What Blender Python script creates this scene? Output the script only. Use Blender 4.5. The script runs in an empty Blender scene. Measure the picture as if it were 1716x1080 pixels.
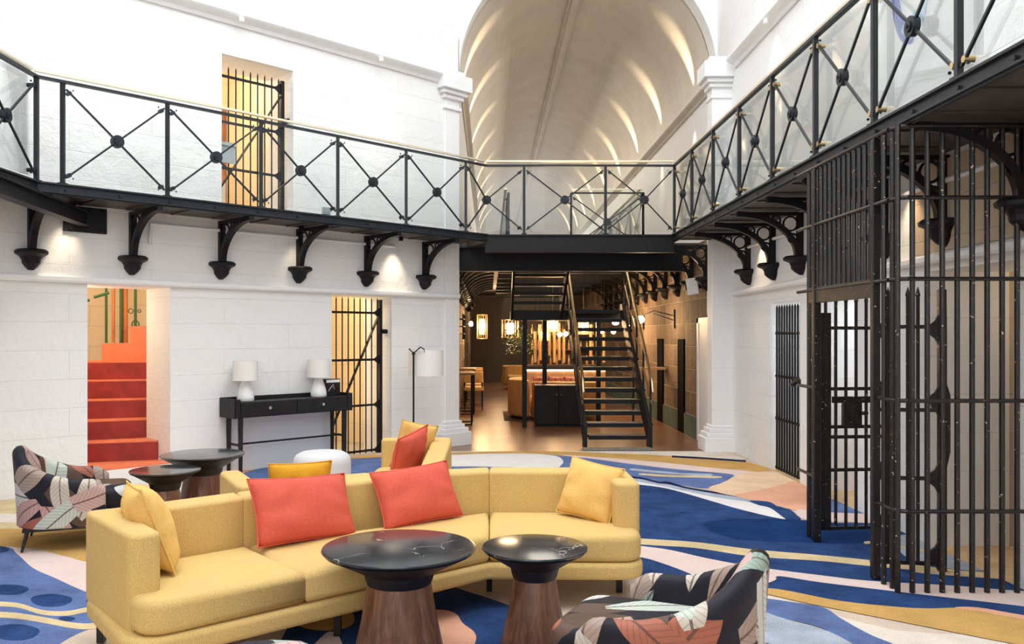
import bpy, bmesh, math, random
from mathutils import Vector, Matrix
from mathutils.geometry import tessellate_polygon
random.seed(7)
PI = math.pi
SC = bpy.context.scene
COL = SC.collection

# ------------------------------------------------------------------ camera
F, PX, PY, EYE = 1430.0, 820.0, 562.0, 1.6
cam = bpy.data.cameras.new('camera')
cam.sensor_width = 36.0
cam.lens = 36.0 * F / 1716
cam.shift_x = (858 - PX) / 1716
cam.shift_y = (PY - 540) / 1716
cam.clip_start = 0.05
cam.clip_end = 200
camo = bpy.data.objects.new('camera', cam)
camo.location = (0, 0, EYE)
camo.rotation_euler = (PI / 2, 0, 0)
COL.objects.link(camo)
SC.camera = camo

# ------------------------------------------------------------------ world, light, exposure
w = bpy.data.worlds.new('world')
SC.world = w
w.use_nodes = True
w.node_tree.nodes['Background'].inputs[0].default_value = (0.93, 0.95, 1.0, 1)
w.node_tree.nodes['Background'].inputs[1].default_value = 1.0
SC.view_settings.view_transform = 'Standard'
SC.view_settings.look = 'None'
SC.view_settings.gamma = 1.0
SC.view_settings.use_curve_mapping = False
SC.view_settings.exposure = 0.08


def light(name, kind, loc, energy, color=(1, 1, 1), size=0.1, size_y=None, target=None, spot=None, blend=0.5):
    l = bpy.data.lights.new(name, kind)
    l.energy = energy
    l.color = color
    if kind == 'AREA':
        l.size = size
        if size_y:
            l.shape = 'RECTANGLE'
            l.size_y = size_y
    else:
        l.shadow_soft_size = size
    if kind == 'SPOT':
        l.spot_size = math.radians(spot or 60)
        l.spot_blend = blend
    o = bpy.data.objects.new(name, l)
    o.location = loc
    if target is not None:
        d = Vector(target) - Vector(loc)
        o.rotation_euler = d.to_track_quat('-Z', 'Y').to_euler()
    COL.objects.link(o)
    return o


DAY = (0.95, 0.98, 1.0)
WARM = (1.0, 0.70, 0.40)
light('skylight_daylight', 'AREA', (-0.7, 5.2, 9.3), 690, DAY, 6.5, 9.0, target=(-0.7, 5.2, 0))
light('rear_fill_light', 'AREA', (-0.8, -2.6, 4.0), 160, DAY, 5.0, 5.5, target=(-0.6, 6, 2.2))  # added fill from behind the camera; the back wall has no window
light('corridor_fill_light', 'AREA', (1.44, 24, 7.0), 230, (1.0, 0.9, 0.78), 1.2, 16, target=(1.44, 24, 0))  # added ambient fill below the closed vault, no roof opening here

# ------------------------------------------------------------------ materials
MAT = {}


def newmat(name, base=(0.8, 0.8, 0.8), rough=0.5, metal=0.0, spec=0.5):
    m = bpy.data.materials.new(name)
    m.use_nodes = True
    nt = m.node_tree
    b = nt.nodes['Principled BSDF']
    b.inputs['Base Color'].default_value = (*base, 1)
    b.inputs['Roughness'].default_value = rough
    b.inputs['Metallic'].default_value = metal
    b.inputs['Specular IOR Level'].default_value = spec
    MAT[name] = m
    return m, nt, b


def N(nt, kind, **kw):
    n = nt.nodes.new(kind)
    for k, v in kw.items():
        if k.startswith('_'):
            n.inputs[k[1:].replace('_', ' ')].default_value = v
        else:
            setattr(n, k, v)
    return n


def coords(nt, scale=(1, 1, 1), kind='Object', rot=(0, 0, 0)):
    t = N(nt, 'ShaderNodeTexCoord')
    mp = N(nt, 'ShaderNodeMapping')
    mp.inputs['Scale'].default_value = scale
    mp.inputs['Rotation'].default_value = rot
    nt.links.new(t.outputs[kind], mp.inputs['Vector'])
    return mp.outputs[0]


def ramp(nt, fac, stops, interp='LINEAR'):
    r = N(nt, 'ShaderNodeValToRGB')
    r.color_ramp.interpolation = interp
    e = r.color_ramp.elements
    while len(e) < len(stops):
        e.new(0.5)
    for i, (p, c) in enumerate(stops):
        e[i].position = p
        e[i].color = (*c, 1) if len(c) == 3 else c
    nt.links.new(fac, r.inputs[0])
    return r.outputs[0]


def noise(nt, vec, scale, detail=3, rough=0.55, dist=0.0):
    n = N(nt, 'ShaderNodeTexNoise', _Scale=scale, _Detail=detail, _Roughness=rough, _Distortion=dist)
    nt.links.new(vec, n.inputs['Vector'])
    return n


def bump(nt, b, height, strength, dist=0.01, prev=None):
    n = N(nt, 'ShaderNodeBump', _Strength=strength, _Distance=dist)
    nt.links.new(height, n.inputs['Height'])
    if prev is not None:
        nt.links.new(prev, n.inputs['Normal'])
    nt.links.new(n.outputs[0], b.inputs['Normal'])
    return n.outputs[0]


def mixc(nt, fac, a, b, mode='MIX'):
    m = N(nt, 'ShaderNodeMix', data_type='RGBA', blend_type=mode)
    for s, v in ((0, fac), (6, a), (7, b)):
        if isinstance(v, (tuple, float, int)):
            m.inputs[s].default_value = v if not isinstance(v, tuple) else ((*v, 1) if len(v) == 3 else v)
        else:
            nt.links.new(v, m.inputs[s])
    return m.outputs[2]


def math_(nt, op, a, b=None, c=None):
    m = N(nt, 'ShaderNodeMath', operation=op)
    for i, v in enumerate((a, b, c)):
        if v is None:
            continue
        if isinstance(v, (int, float)):
            m.inputs[i].default_value = v
        else:
            nt.links.new(v, m.inputs[i])
    return m.outputs[0]


def block_wall(name, c1, c2, row=0.29, width=0.85, strength=0.5, mortar=None, rough=0.6, pits=1.0, mort=0.006):
    """painted or bare stone blocks, laid in the object's own x-z plane"""
    m, nt, b = newmat(name, c1, rough, spec=0.3)
    t = N(nt, 'ShaderNodeTexCoord')
    s = N(nt, 'ShaderNodeSeparateXYZ')
    nt.links.new(t.outputs['Object'], s.inputs[0])
    c = N(nt, 'ShaderNodeCombineXYZ')
    nt.links.new(s.outputs[0], c.inputs[0])
    nt.links.new(s.outputs[2], c.inputs[1])
    wob = noise(nt, t.outputs['Object'], 1.3, 3)
    add = N(nt, 'ShaderNodeVectorMath', operation='MULTIPLY_ADD')
    nt.links.new(wob.outputs['Color'], add.inputs[0])
    add.inputs[1].default_value = (0.02, 0.02, 0)
    nt.links.new(c.outputs[0], add.inputs[2])
    br = N(nt, 'ShaderNodeTexBrick', _Scale=1.0)
    br.inputs['Mortar Size'].default_value = mort
    br.inputs['Mortar Smooth'].default_value = 0.6
    br.inputs['Brick Width'].default_value = width
    br.inputs['Row Height'].default_value = row
    br.inputs['Color1'].default_value = (*c1, 1)
    br.inputs['Color2'].default_value = (*c2, 1)
    br.inputs['Mortar'].default_value = (*(mortar or tuple(x * 0.9 for x in c1)), 1)
    nt.links.new(add.outputs[0], br.inputs['Vector'])
    n1 = noise(nt, t.outputs['Object'], 4.0, 5, 0.6)
    n2 = noise(nt, t.outputs['Object'], 28.0, 4, 0.6)
    nt.links.new(mixc(nt, 0.12, br.outputs['Color'], n1.outputs['Color'], 'SOFT_LIGHT'), b.inputs['Base Color'])
    p = bump(nt, b, n1.outputs[0], 0.30 * strength * pits, 0.03)
    p = bump(nt, b, n2.outputs[0], 0.30 * strength * pits, 0.008, p)
    inv = math_(nt, 'SUBTRACT', 1.0, br.outputs['Fac'])
    bump(nt, b, inv, strength, 0.012, p)
    return m


block_wall('white_stone', (0.87, 0.87, 0.865), (0.885, 0.885, 0.88), width=1.7, strength=0.45, mortar=(0.83, 0.83, 0.82), pits=5.0, mort=0.005)
block_wall('white_stone_smooth', (0.88, 0.885, 0.89), (0.88, 0.885, 0.89), strength=0.2, mortar=(0.85, 0.85, 0.85))
block_wall('cream_stone', (0.86, 0.74, 0.55), (0.84, 0.71, 0.52), strength=0.5, mortar=(0.75, 0.62, 0.44))
block_wall('beige_stone', (0.58, 0.46, 0.33), (0.56, 0.44, 0.31), strength=0.55, mortar=(0.5, 0.42, 0.32))
block_wall('bluestone', (0.27, 0.19, 0.125), (0.13, 0.09, 0.06), row=0.36, width=0.62, strength=1.2, mortar=(0.42, 0.33, 0.23), rough=0.8, pits=5.0, mort=0.012)
block_wall('dark_plaster', (0.11, 0.085, 0.065), (0.10, 0.08, 0.06), strength=0.2)


def simple(name, base, rough=0.5, metal=0.0, spec=0.5, nscale=None, var=0.0, bumpv=0.0, kind='Object'):
    m, nt, b = newmat(name, base, rough, metal, spec)
    if nscale:
        n = noise(nt, coords(nt, kind=kind), nscale, 4)
        lo = tuple(max(0, x * (1 - var)) for x in base)
        hi = tuple(min(1, x * (1 + var)) for x in base)
        nt.links.new(ramp(nt, n.outputs[0], [(0.3, lo), (0.7, hi)]), b.inputs['Base Color'])
        if bumpv:
            bump(nt, b, n.outputs[0], bumpv, 0.004)
    return m


simple('white_trim', (0.88, 0.885, 0.89), 0.5, nscale=9, var=0.02, bumpv=0.15)
simple('white_ceramic', (0.86, 0.86, 0.85), 0.3, nscale=20, var=0.03)
simple('lamp_linen', (0.82, 0.80, 0.75), 0.9, nscale=300, var=0.05, bumpv=0.2)
simple('pouf_fabric', (0.70, 0.70, 0.72), 0.95, nscale=220, var=0.10, bumpv=0.4)
simple('black_iron', (0.006, 0.006, 0.008), 0.5, 0.0, 0.3, nscale=30, var=0.35, bumpv=0.25)
simple('rail_iron', (0.013, 0.017, 0.023), 0.42, 0.0, 0.4, nscale=30, var=0.3, bumpv=0.15)
simple('corridor_steel', (0.009, 0.010, 0.012), 0.5, 0.0, 0.3, nscale=20, var=0.3)
simple('deck_under', (0.06, 0.05, 0.042), 0.5, nscale=8, var=0.3)
simple('brass', (0.66, 0.50, 0.27), 0.3, 1.0, nscale=20, var=0.1)
simple('pale_brass', (0.80, 0.72, 0.55), 0.35, 0.7)
simple('steel', (0.7, 0.7, 0.68), 0.3, 1.0)
simple('dark_steel', (0.16, 0.15, 0.14), 0.4, 0.8)
simple('black_wood', (0.013, 0.012, 0.013), 0.5, 0.0, 0.3, nscale=14, var=0.3, bumpv=0.08)
simple('black_leg', (0.012, 0.012, 0.013), 0.35)
simple('dado_green', (0.07, 0.13, 0.12), 0.5, nscale=5, var=0.2)
simple('grey_box', (0.35, 0.38, 0.40), 0.4)
simple('tan_leather', (0.62, 0.34, 0.14), 0.5, nscale=12, var=0.15)
simple('ochre_leather', (0.66, 0.40, 0.13), 0.5, nscale=12, var=0.15)
simple('tan_wood', (0.42, 0.25, 0.13), 0.5, nscale=9, var=0.2)
simple('gold_tube', (0.72, 0.47, 0.24), 0.35, 0.6)
simple('green_paint', (0.03, 0.11, 0.035), 0.4)
simple('orange_paint', (0.55, 0.19, 0.06), 0.5, nscale=10, var=0.2)
simple('foliage', (0.12, 0.19, 0.06), 0.5, nscale=8, var=0.4)
simple('dark_rug', (0.10, 0.055, 0.04), 0.9, nscale=30, var=0.6)
simple('grate_metal', (0.45, 0.42, 0.38), 0.4, 0.6)
simple('pale_floor', (0.62, 0.42, 0.22), 0.6, nscale=6, var=0.2)
simple('cell_floor', (0.5, 0.45, 0.38), 0.7, nscale=6, var=0.2)
simple('mural_red', (0.75, 0.12, 0.08), 0.6)
simple('mural_blue', (0.04, 0.10, 0.42), 0.6)
simple('mural_sky', (0.45, 0.62, 0.80), 0.6)
simple('slot_black', (0.004, 0.004, 0.005), 0.9, 0.0, 0.05)
simple('pink_print', (0.62, 0.25, 0.22), 0.9, nscale=14, var=0.6)

# black iron with chipped paint
m, nt, b = newmat('chipped_iron', (0.02, 0.018, 0.017), 0.35)
v = coords(nt)
n = noise(nt, v, 16, 5, 0.65)
n2 = noise(nt, v, 45, 3, 0.6)
c0 = ramp(nt, n.outputs[0], [(0.50, (0.007, 0.007, 0.008)), (0.74, (0.034, 0.018, 0.012))])
f = ramp(nt, n2.outputs[0], [(0.685, (0, 0, 0)), (0.70, (1, 1, 1))])
nt.links.new(mixc(nt, f, c0, (0.62, 0.55, 0.46)), b.inputs['Base Color'])
bump(nt, b, n.outputs[0], 0.4, 0.006)

# red painted stair
simple('stair_red', (0.33, 0.030, 0.024), 0.55, nscale=7, var=0.22, bumpv=0.3)
simple('stair_orange', (0.80, 0.22, 0.10), 0.5, nscale=9, var=0.12, bumpv=0.3)


def fabric(name, c, dark=0.72, scale=260, bumpv=0.5, velvet=0.0):
    m, nt, b = newmat(name, c, 0.92, spec=0.15)
    v = coords(nt)
    n = noise(nt, v, scale, 2, 0.7)
    n3 = noise(nt, v, 5, 3, 0.6)
    d = tuple(x * dark for x in c)
    c1 = ramp(nt, n.outputs[0], [(0.35, d), (0.6, c)])
    nt.links.new(mixc(nt, 0.15, c1, n3.outputs['Color'], 'SOFT_LIGHT'), b.inputs['Base Color'])
    p = bump(nt, b, n3.outputs[0], 0.12, 0.02)
    bump(nt, b, n.outputs[0], bumpv, 0.003, p)
    if velvet:
        b.inputs['Sheen Weight'].default_value = velvet
        b.inputs['Sheen Roughness'].default_value = 0.4
        b.inputs['Sheen Tint'].default_value = (*[min(1, x * 1.3 + 0.05) for x in c], 1)
    return m


fabric('sofa_yellow', (0.78, 0.54, 0.205), 0.70, 240)
fabric('velvet_gold', (0.84, 0.53, 0.17), 0.9, 90, 0.1, 0.25)
fabric('velvet_mustard', (0.74, 0.37, 0.035), 0.9, 90, 0.1, 0.25)
fabric('velvet_red', (0.70, 0.125, 0.085), 0.88, 90, 0.1, 0.3)

# walnut
m, nt, b = newmat('walnut', (0.2, 0.1, 0.06), 0.38)
v = coords(nt, (9, 9, 0.55))
n = noise(nt, v, 3.2, 6, 0.62, 0.6)
n2 = noise(nt, coords(nt, (60, 60, 2)), 4, 3, 0.6)
c0 = ramp(nt, n.outputs[0], [(0.28, (0.075, 0.030, 0.017)), (0.5, (0.19, 0.080, 0.045)), (0.72, (0.32, 0.155, 0.09))])
nt.links.new(mixc(nt, 0.35, c0, n2.outputs[0], 'SOFT_LIGHT'), b.inputs['Base Color'])
# black marble
m, nt, b = newmat('black_marble', (0.02, 0.022, 0.025), 0.13)
v = coords(nt)
wn = noise(nt, v, 2.2, 4, 0.6)
ad = N(nt, 'ShaderNodeVectorMath', operation='MULTIPLY_ADD')
nt.links.new(wn.outputs['Color'], ad.inputs[0])
ad.inputs[1].default_value = (0.5, 0.5, 0.5)
nt.links.new(v, ad.inputs[2])
vo = N(nt, 'ShaderNodeTexVoronoi', feature='DISTANCE_TO_EDGE', _Scale=2.6)
nt.links.new(ad.outputs[0], vo.inputs['Vector'])
vein = ramp(nt, vo.outputs['Distance'], [(0.0, (1, 1, 1)), (0.008, (0, 0, 0))])
msk = ramp(nt, noise(nt, v, 5, 2).outputs[0], [(0.50, (0, 0, 0)), (0.60, (1, 1, 1))])
nt.links.new(mixc(nt, math_(nt, 'MULTIPLY', vein, msk), (0.030, 0.033, 0.037), (0.5, 0.5, 0.49)), b.inputs['Base Color'])

# corridor terracotta / timber tiles, glossy
m, nt, b = newmat('corridor_tiles', (0.35, 0.17, 0.09), 0.28)
v = coords(nt)
br = N(nt, 'ShaderNodeTexBrick', _Scale=1.0)
br.inputs['Brick Width'].default_value = 1.2
br.inputs['Row Height'].default_value = 0.6
br.inputs['Mortar Size'].default_value = 0.006
br.offset = 0.5
br.inputs['Color1'].default_value = (0.27, 0.135, 0.075, 1)
br.inputs['Color2'].default_value = (0.19, 0.09, 0.05, 1)
br.inputs['Mortar'].default_value = (0.11, 0.06, 0.035, 1)
nt.links.new(v, br.inputs['Vector'])
n = noise(nt, coords(nt, (1, 6, 1)), 2.5, 4)
nt.links.new(mixc(nt, 0.3, br.outputs[0], n.outputs[0], 'SOFT_LIGHT'), b.inputs['Base Color'])

# vault plaster: fine transverse boards
m, nt, b = newmat('vault_plaster', (0.66, 0.61, 0.53), 0.5)
v = coords(nt, (1, 1, 1))
wv = N(nt, 'ShaderNodeTexWave', wave_type='BANDS', bands_direction='Y', _Scale=1.1, _Distortion=0.6)
nt.links.new(v, wv.inputs[0])
bump(nt, b, wv.outputs['Fac'], 0.12, 0.01)
n = noise(nt, v, 2.0, 4)
nt.links.new(ramp(nt, n.outputs[0], [(0.3, (0.62, 0.56, 0.48)), (0.7, (0.70, 0.65, 0.57))]), b.inputs['Base Color'])


def emit(name, color, strength):
    m, nt, b = newmat(name, color, 0.6)
    b.inputs['Emission Color'].default_value = (*color, 1)
    b.inputs['Emission Strength'].default_value = strength
    return m


emit('bulb_warm', (1.0, 0.62, 0.28), 28)
emit('lantern_glow', (1.0, 0.66, 0.33), 9)
emit('shade_glow', (1.0, 0.68, 0.38), 1.6)
emit('strip_glow', (1.0, 0.80, 0.50), 7)
emit('downlight_glow', (1.0, 0.85, 0.65), 12)
emit('sky_panel', (0.9, 0.95, 1.0), 1.0)


def glass(name, tint, gloss=0.08, rough=0.02):
    m = bpy.data.materials.new(name)
    m.use_nodes = True
    nt = m.node_tree
    nt.nodes.clear()
    out = N(nt, 'ShaderNodeOutputMaterial')
    tr = N(nt, 'ShaderNodeBsdfTransparent')
    tr.inputs[0].default_value = (*tint, 1)
    gl = N(nt, 'ShaderNodeBsdfGlossy')
    gl.inputs['Roughness'].default_value = rough
    lw = N(nt, 'ShaderNodeLayerWeight', _Blend=0.12)
    fac = math_(nt, 'MULTIPLY_ADD', lw.outputs['Fresnel'], 0.6, gloss * 0.3)
    mx = N(nt, 'ShaderNodeMixShader')
    nt.links.new(fac, mx.inputs[0])
    nt.links.new(tr.outputs[0], mx.inputs[1])
    nt.links.new(gl.outputs[0], mx.inputs[2])
    nt.links.new(mx.outputs[0], out.inputs[0])
    MAT[name] = m


glass('rail_glass', (0.975, 0.992, 0.988), 0.04)

# tropical leaf upholstery, drawn in uv (metres)
m, nt, b = newmat('leaf_fabric', (0.02, 0.02, 0.03), 0.6, spec=0.3)
uv = N(nt, 'ShaderNodeTexCoord').outputs['UV']
col = (0.012, 0.012, 0.02)
colsock = None
leafsets = [
    (2.9, 0.34, (0.0, 0.0), [(0.0, (0.40, 0.30, 0.25)), (0.2, (0.46, 0.55, 0.46)), (0.5, (0.10, 0.06, 0.035)), (0.7, (0.62, 0.62, 0.60)), (0.87, (0.40, 0.13, 0.08))]),
    (3.3, 0.30, (3.7, 1.3), [(0.0, (0.60, 0.54, 0.46)), (0.3, (0.33, 0.42, 0.36)), (0.5, (0.55, 0.34, 0.30)), (0.75, (0.78, 0.80, 0.80)), (0.9, (0.12, 0.07, 0.05))]),
    (2.3, 0.24, (7.1, 5.2), [(0.0, (0.56, 0.62, 0.54)), (0.3, (0.58, 0.40, 0.36)), (0.6, (0.40, 0.14, 0.09)), (0.8, (0.70, 0.70, 0.66))]),
]
prev = None
for sc_, wid, off, cols in leafsets:
    mp = N(nt, 'ShaderNodeMapping')
    mp.inputs['Location'].default_value = (*off, 0)
    nt.links.new(uv, mp.inputs['Vector'])
    vo = N(nt, 'ShaderNodeTexVoronoi', voronoi_dimensions='2D', feature='F1', _Scale=sc_, _Randomness=0.9)
    nt.links.new(mp.outputs[0], vo.inputs['Vector'])
    su = N(nt, 'ShaderNodeVectorMath', operation='SUBTRACT')
    nt.links.new(mp.outputs[0], su.inputs[0])
    nt.links.new(vo.outputs['Position'], su.inputs[1])
    sep = N(nt, 'ShaderNodeSeparateColor')
    nt.links.new(vo.outputs['Color'], sep.inputs[0])
    rt = N(nt, 'ShaderNodeVectorRotate', rotation_type='Z_AXIS')
    nt.links.new(su.outputs[0], rt.inputs['Vector'])
    nt.links.new(math_(nt, 'MULTIPLY', sep.outputs[0], 6.28), rt.inputs['Angle'])
    sx = N(nt, 'ShaderNodeSeparateXYZ')
    nt.links.new(rt.outputs[0], sx.inputs[0])
    L = 0.74 / sc_
    x = math_(nt, 'DIVIDE', sx.outputs[0], L)
    ay0 = math_(nt, 'ADD', sx.outputs[1], math_(nt, 'MULTIPLY', math_(nt, 'MULTIPLY', x, x), 0.03))
    ay = math_(nt, 'DIVIDE', math_(nt, 'ABSOLUTE', ay0), L * wid)
    prof = math_(nt, 'SUBTRACT', 1.0, math_(nt, 'MULTIPLY', x, x))
    inside = math_(nt, 'GREATER_THAN', math_(nt, 'SUBTRACT', prof, ay), 0.0)
    base = ramp(nt, sep.outputs[1], cols, 'CONSTANT')
    # veins slanting off the midrib
    vv = math_(nt, 'SINE', math_(nt, 'MULTIPLY', math_(nt, 'SUBTRACT', sx.outputs[0], math_(nt, 'ABSOLUTE', ay0)), 190.0))
    veins = math_(nt, 'MULTIPLY', math_(nt, 'GREATER_THAN', vv, 0.75), 0.28)
    rib = math_(nt, 'LESS_THAN', ay, 0.07)
    base = mixc(nt, veins, base, (0.05, 0.04, 0.04))
    base = mixc(nt, math_(nt, 'MULTIPLY', rib, 0.85), base, (0.12, 0.06, 0.05))
    prev = mixc(nt, inside, prev if prev is not None else (0.010, 0.010, 0.018), base)
nt.links.new(prev, b.inputs['Base Color'])

# carpets: one wool material per dyed colour
CARP = {}


def wool(name, c, vary=0.12):
    m, nt, b = newmat('wool_' + name, c, 0.95, spec=0.05)
    v = coords(nt)
    n = noise(nt, v, 3.5, 5, 0.65)
    n2 = noise(nt, v, 120, 3, 0.7)
    c1 = ramp(nt, n.outputs[0], [(0.3, tuple(x * (1 - vary) for x in c)), (0.7, tuple(min(1, x * (1 + vary)) for x in c))])
    nt.links.new(mixc(nt, 0.75, c1, n2.outputs[0], 'SOFT_LIGHT'), b.inputs['Base Color'])
    bump(nt, b, n2.outputs[0], 0.8, 0.006)
    CARP[name] = m


wool('sand', (0.66, 0.53, 0.42))
wool('cream', (0.76, 0.68, 0.59))
wool('pink', (0.76, 0.60, 0.55), 0.05)
wool('white', (0.80, 0.76, 0.74), 0.05)
wool('navy', (0.026, 0.060, 0.170), 0.35)
wool('deep', (0.009, 0.038, 0.135), 0.25)
wool('blue', (0.12, 0.175, 0.36), 0.28)
wool('pale_blue', (0.40, 0.44, 0.52), 0.22)
wool('ochre', (0.60, 0.36, 0.12), 0.12)
wool('gold', (0.66, 0.52, 0.30), 0.2)
wool('salmon', (0.80, 0.42, 0.28), 0.1)
wool('peach', (0.80, 0.57, 0.38), 0.12)
wool('black_blue', (0.012, 0.02, 0.07), 0.1)


# ------------------------------------------------------------------ object helpers
def tag(o, label=None, cat=None, group=None, kind=None):
    if label: o['label'] = label
    if cat: o['category'] = cat
    if group: o['group'] = group
    if kind: o['kind'] = kind
    return o


def thing(name, label, cat, loc=(0, 0, 0), rz=0.0, group=None):
    o = bpy.data.objects.new(name, None)
    o.empty_display_size = 0.1
    o.location = loc
    o.rotation_euler = (0, 0, rz)
    COL.objects.link(o)
    return tag(o, label, cat, group)


def part(name, me, parent, label=None):
    """part from an MB (local coordinates of its thing)"""
    return me


class MB:
    def __init__(s):
        s.v, s.f, s.uv, s.mi = [], [], {}, []

    def add(s, vs, fs, mi=0):
        o = len(s.v)
        s.v += [tuple(p) for p in vs]
        s.f += [tuple(i + o for i in f) for f in fs]
        s.mi += [mi] * len(fs)
        return s

    def box(s, x0, x1, y0, y1, z0, z1, mi=0):
        vs = [(x0, y0, z0), (x1, y0, z0), (x1, y1, z0), (x0, y1, z0), (x0, y0, z1), (x1, y0, z1), (x1, y1, z1), (x0, y1, z1)]
        fs = [(0, 3, 2, 1), (4, 5, 6, 7), (0, 1, 5, 4), (1, 2, 6, 5), (2, 3, 7, 6), (3, 0, 4, 7)]
        return s.add(vs, fs, mi)

    def bar(s, p, q, w, h=None, up=(0, 0, 1), mi=0):
        """square bar from p to q, width w (sideways), height h"""
        h = h or w
        p, q = Vector(p), Vector(q)
        d = (q - p).normalized()
        u = Vector(up)
        if abs(d.dot(u)) > 0.98:
            u = Vector((0, 1, 0))
        a = d.cross(u).normalized() * (w / 2)
        c = a.cross(d).normalized() * (h / 2)
        vs = [p - a - c, p + a - c, p + a + c, p - a + c, q - a - c, q + a - c, q + a + c, q - a + c]
        fs = [(0, 3, 2, 1), (4, 5, 6, 7), (0, 1, 5, 4), (1, 2, 6, 5), (2, 3, 7, 6), (3, 0, 4, 7)]
        return s.add(vs, fs, mi)

    def tube(s, pts, r, n=8, mi=0, cap=True):
        pts = [Vector(p) for p in pts]
        rs = r if isinstance(r, (list, tuple)) else [r] * len(pts)
        base = len(s.v)
        prev = None
        for i, p in enumerate(pts):
            d = (pts[min(i + 1, len(pts) - 1)] - pts[max(i - 1, 0)]).normalized()
            if prev is None:
                u = Vector((0, 0, 1)) if abs(d.z) < 0.9 else Vector((1, 0, 0))
                a = d.cross(u).normalized()
            else:
                a = (prev - d * prev.dot(d)).normalized()
            prev = a
            c = d.cross(a)
            for k in range(n):
                t = 2 * PI * k / n
                s.v.append(tuple(p + (a * math.cos(t) + c * math.sin(t)) * rs[i]))
        nf = 0
        for i in range(len(pts) - 1):
            for k in range(n):
                a0, a1 = base + i * n + k, base + i * n + (k + 1) % n
                s.f.append((a0, a1, a1 + n, a0 + n)); nf += 1
        if cap:
            s.f.append(tuple(base + k for k in range(n))[::-1])
            e = base + (len(pts) - 1) * n
            s.f.append(tuple(e + k for k in range(n))); nf += 2
        s.mi += [mi] * nf
        return s

    def cyl(s, c, r, z0, z1, n=24, mi=0):
        return s.tube([(c[0], c[1], z0), (c[0], c[1], z1)], r, n, mi)

    def lathe(s, prof, c=(0, 0, 0), n=40, mi=0):
        base = len(s.v)
        for (r, z) in prof:
            for k in range(n):
                t = 2 * PI * k / n
                s.v.append((c[0] + r * math.cos(t), c[1] + r * math.sin(t), c[2] + z))
        nf = 0
        for i in range(len(prof) - 1):
            for k in range(n):
                a0, a1 = base + i * n + k, base + i * n + (k + 1) % n
                s.f.append((a0, a1, a1 + n, a0 + n)); nf += 1
        s.f.append(tuple(base + k for k in range(n))[::-1])
        e = base + (len(prof) - 1) * n
        s.f.append(tuple(e + k for k in range(n))); nf += 2
        s.mi += [mi] * nf
        return s

    def prism(s, poly, z0, z1, mi=0):
        n = len(poly)
        a = sum(poly[i][0] * poly[(i + 1) % n][1] - poly[(i + 1) % n][0] * poly[i][1] for i in range(n))
        if a < 0:
            poly = poly[::-1]
        vs = [(p[0], p[1], z0) for p in poly] + [(p[0], p[1], z1) for p in poly]
        fs = [tuple(range(n))[::-1], tuple(range(n, 2 * n))] + [(i, (i + 1) % n, (i + 1) % n + n, i + n) for i in range(n)]
        return s.add(vs, fs, mi)

    def plate(s, poly, axis, t0, t1, mi=0):
        """polygon given in two axes, extruded along the third: axis 'y' -> poly in x,z"""
        n = len(poly)
        if axis == 'y':
            mk = lambda p, t: (p[0], t, p[1])
        else:
            mk = lambda p, t: (t, p[0], p[1])
        vs = [mk(p, t0) for p in poly] + [mk(p, t1) for p in poly]
        fs = [tuple(range(n)), tuple(range(n, 2 * n))[::-1]] + [(i + n, (i + 1) % n + n, (i + 1) % n, i) for i in range(n)]
        return s.add(vs, fs, mi)

    def ring(s, c, R, r, normal='y', n=20, m=6, mi=0):
        pts = []
        for k in range(n + 1):
            t = 2 * PI * k / n
            if normal == 'y':
                pts.append((c[0] + R * math.cos(t), c[1], c[2] + R * math.sin(t)))
            elif normal == 'x':
                pts.append((c[0], c[1] + R * math.cos(t), c[2] + R * math.sin(t)))
            else:
                pts.append((c[0] + R * math.cos(t), c[1] + R * math.sin(t), c[2]))
        return s.tube(pts, r, m, mi, cap=False)

    def mesh(s, name):
        me = bpy.data.meshes.new(name)
        me.from_pydata(s.v, [], s.f)
        me.validate()
        return me

    def build(s, name, mat, parent=None, smooth=False, bevel=0, seg=2, sub=0, label=None, uvs=None, angle=40):
        me = bpy.data.meshes.new(name)
        me.from_pydata(s.v, [], s.f)
        if uvs is not None:
            lay = me.uv_layers.new(name='UVMap')
            for lp in me.loops:
                lay.data[lp.index].uv = uvs[lp.vertex_index]
        bm = bmesh.new()
        bm.from_mesh(me)
        bmesh.ops.recalc_face_normals(bm, faces=bm.faces)
        bm.to_mesh(me)
        bm.free()
        mats = mat if isinstance(mat, (list, tuple)) else [mat]
        for m_ in mats:
            me.materials.append(m_ if not isinstance(m_, str) else MAT[m_])
        if len(mats) > 1:
            for i, p in enumerate(me.polygons):
                p.material_index = s.mi[i]
        o = bpy.data.objects.new(name, me)
        COL.objects.link(o)
        if smooth:
            me.shade_smooth()
            if smooth not in ('full', 'soft'):
                try:
                    me.set_sharp_from_angle(angle=math.radians(angle))
                except Exception:
                    pass
        if bevel:
            md = o.modifiers.new('bevel', 'BEVEL')
            md.width = bevel
            md.segments = seg
            md.limit_method = 'ANGLE'
            md.angle_limit = math.radians(38)
            if seg > 1:
                me.shade_smooth()
                md.harden_normals = True
        if smooth == 'soft':
            o.modifiers.new('weighted', 'WEIGHTED_NORMAL')
        if sub:
            md = o.modifiers.new('sub', 'SUBSURF')
            md.levels = sub
            md.render_levels = sub
            me.shade_smooth()
        if parent is not None:
            o.parent = parent
        if label:
            o['label'] = label
        return o


def copy_tree(o, parent=None, loc=None, rz=None, label=None, group=None):
    c = o.copy()
    COL.objects.link(c)
    if parent is not None:
        c.parent = parent
    if loc is not None: c.location = loc
    if rz is not None: c.rotation_euler = (0, 0, rz)
    if label: c['label'] = label
    if group: c['group'] = group
    for ch in list(o.children):
        copy_tree(ch, c)
    return c


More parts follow.
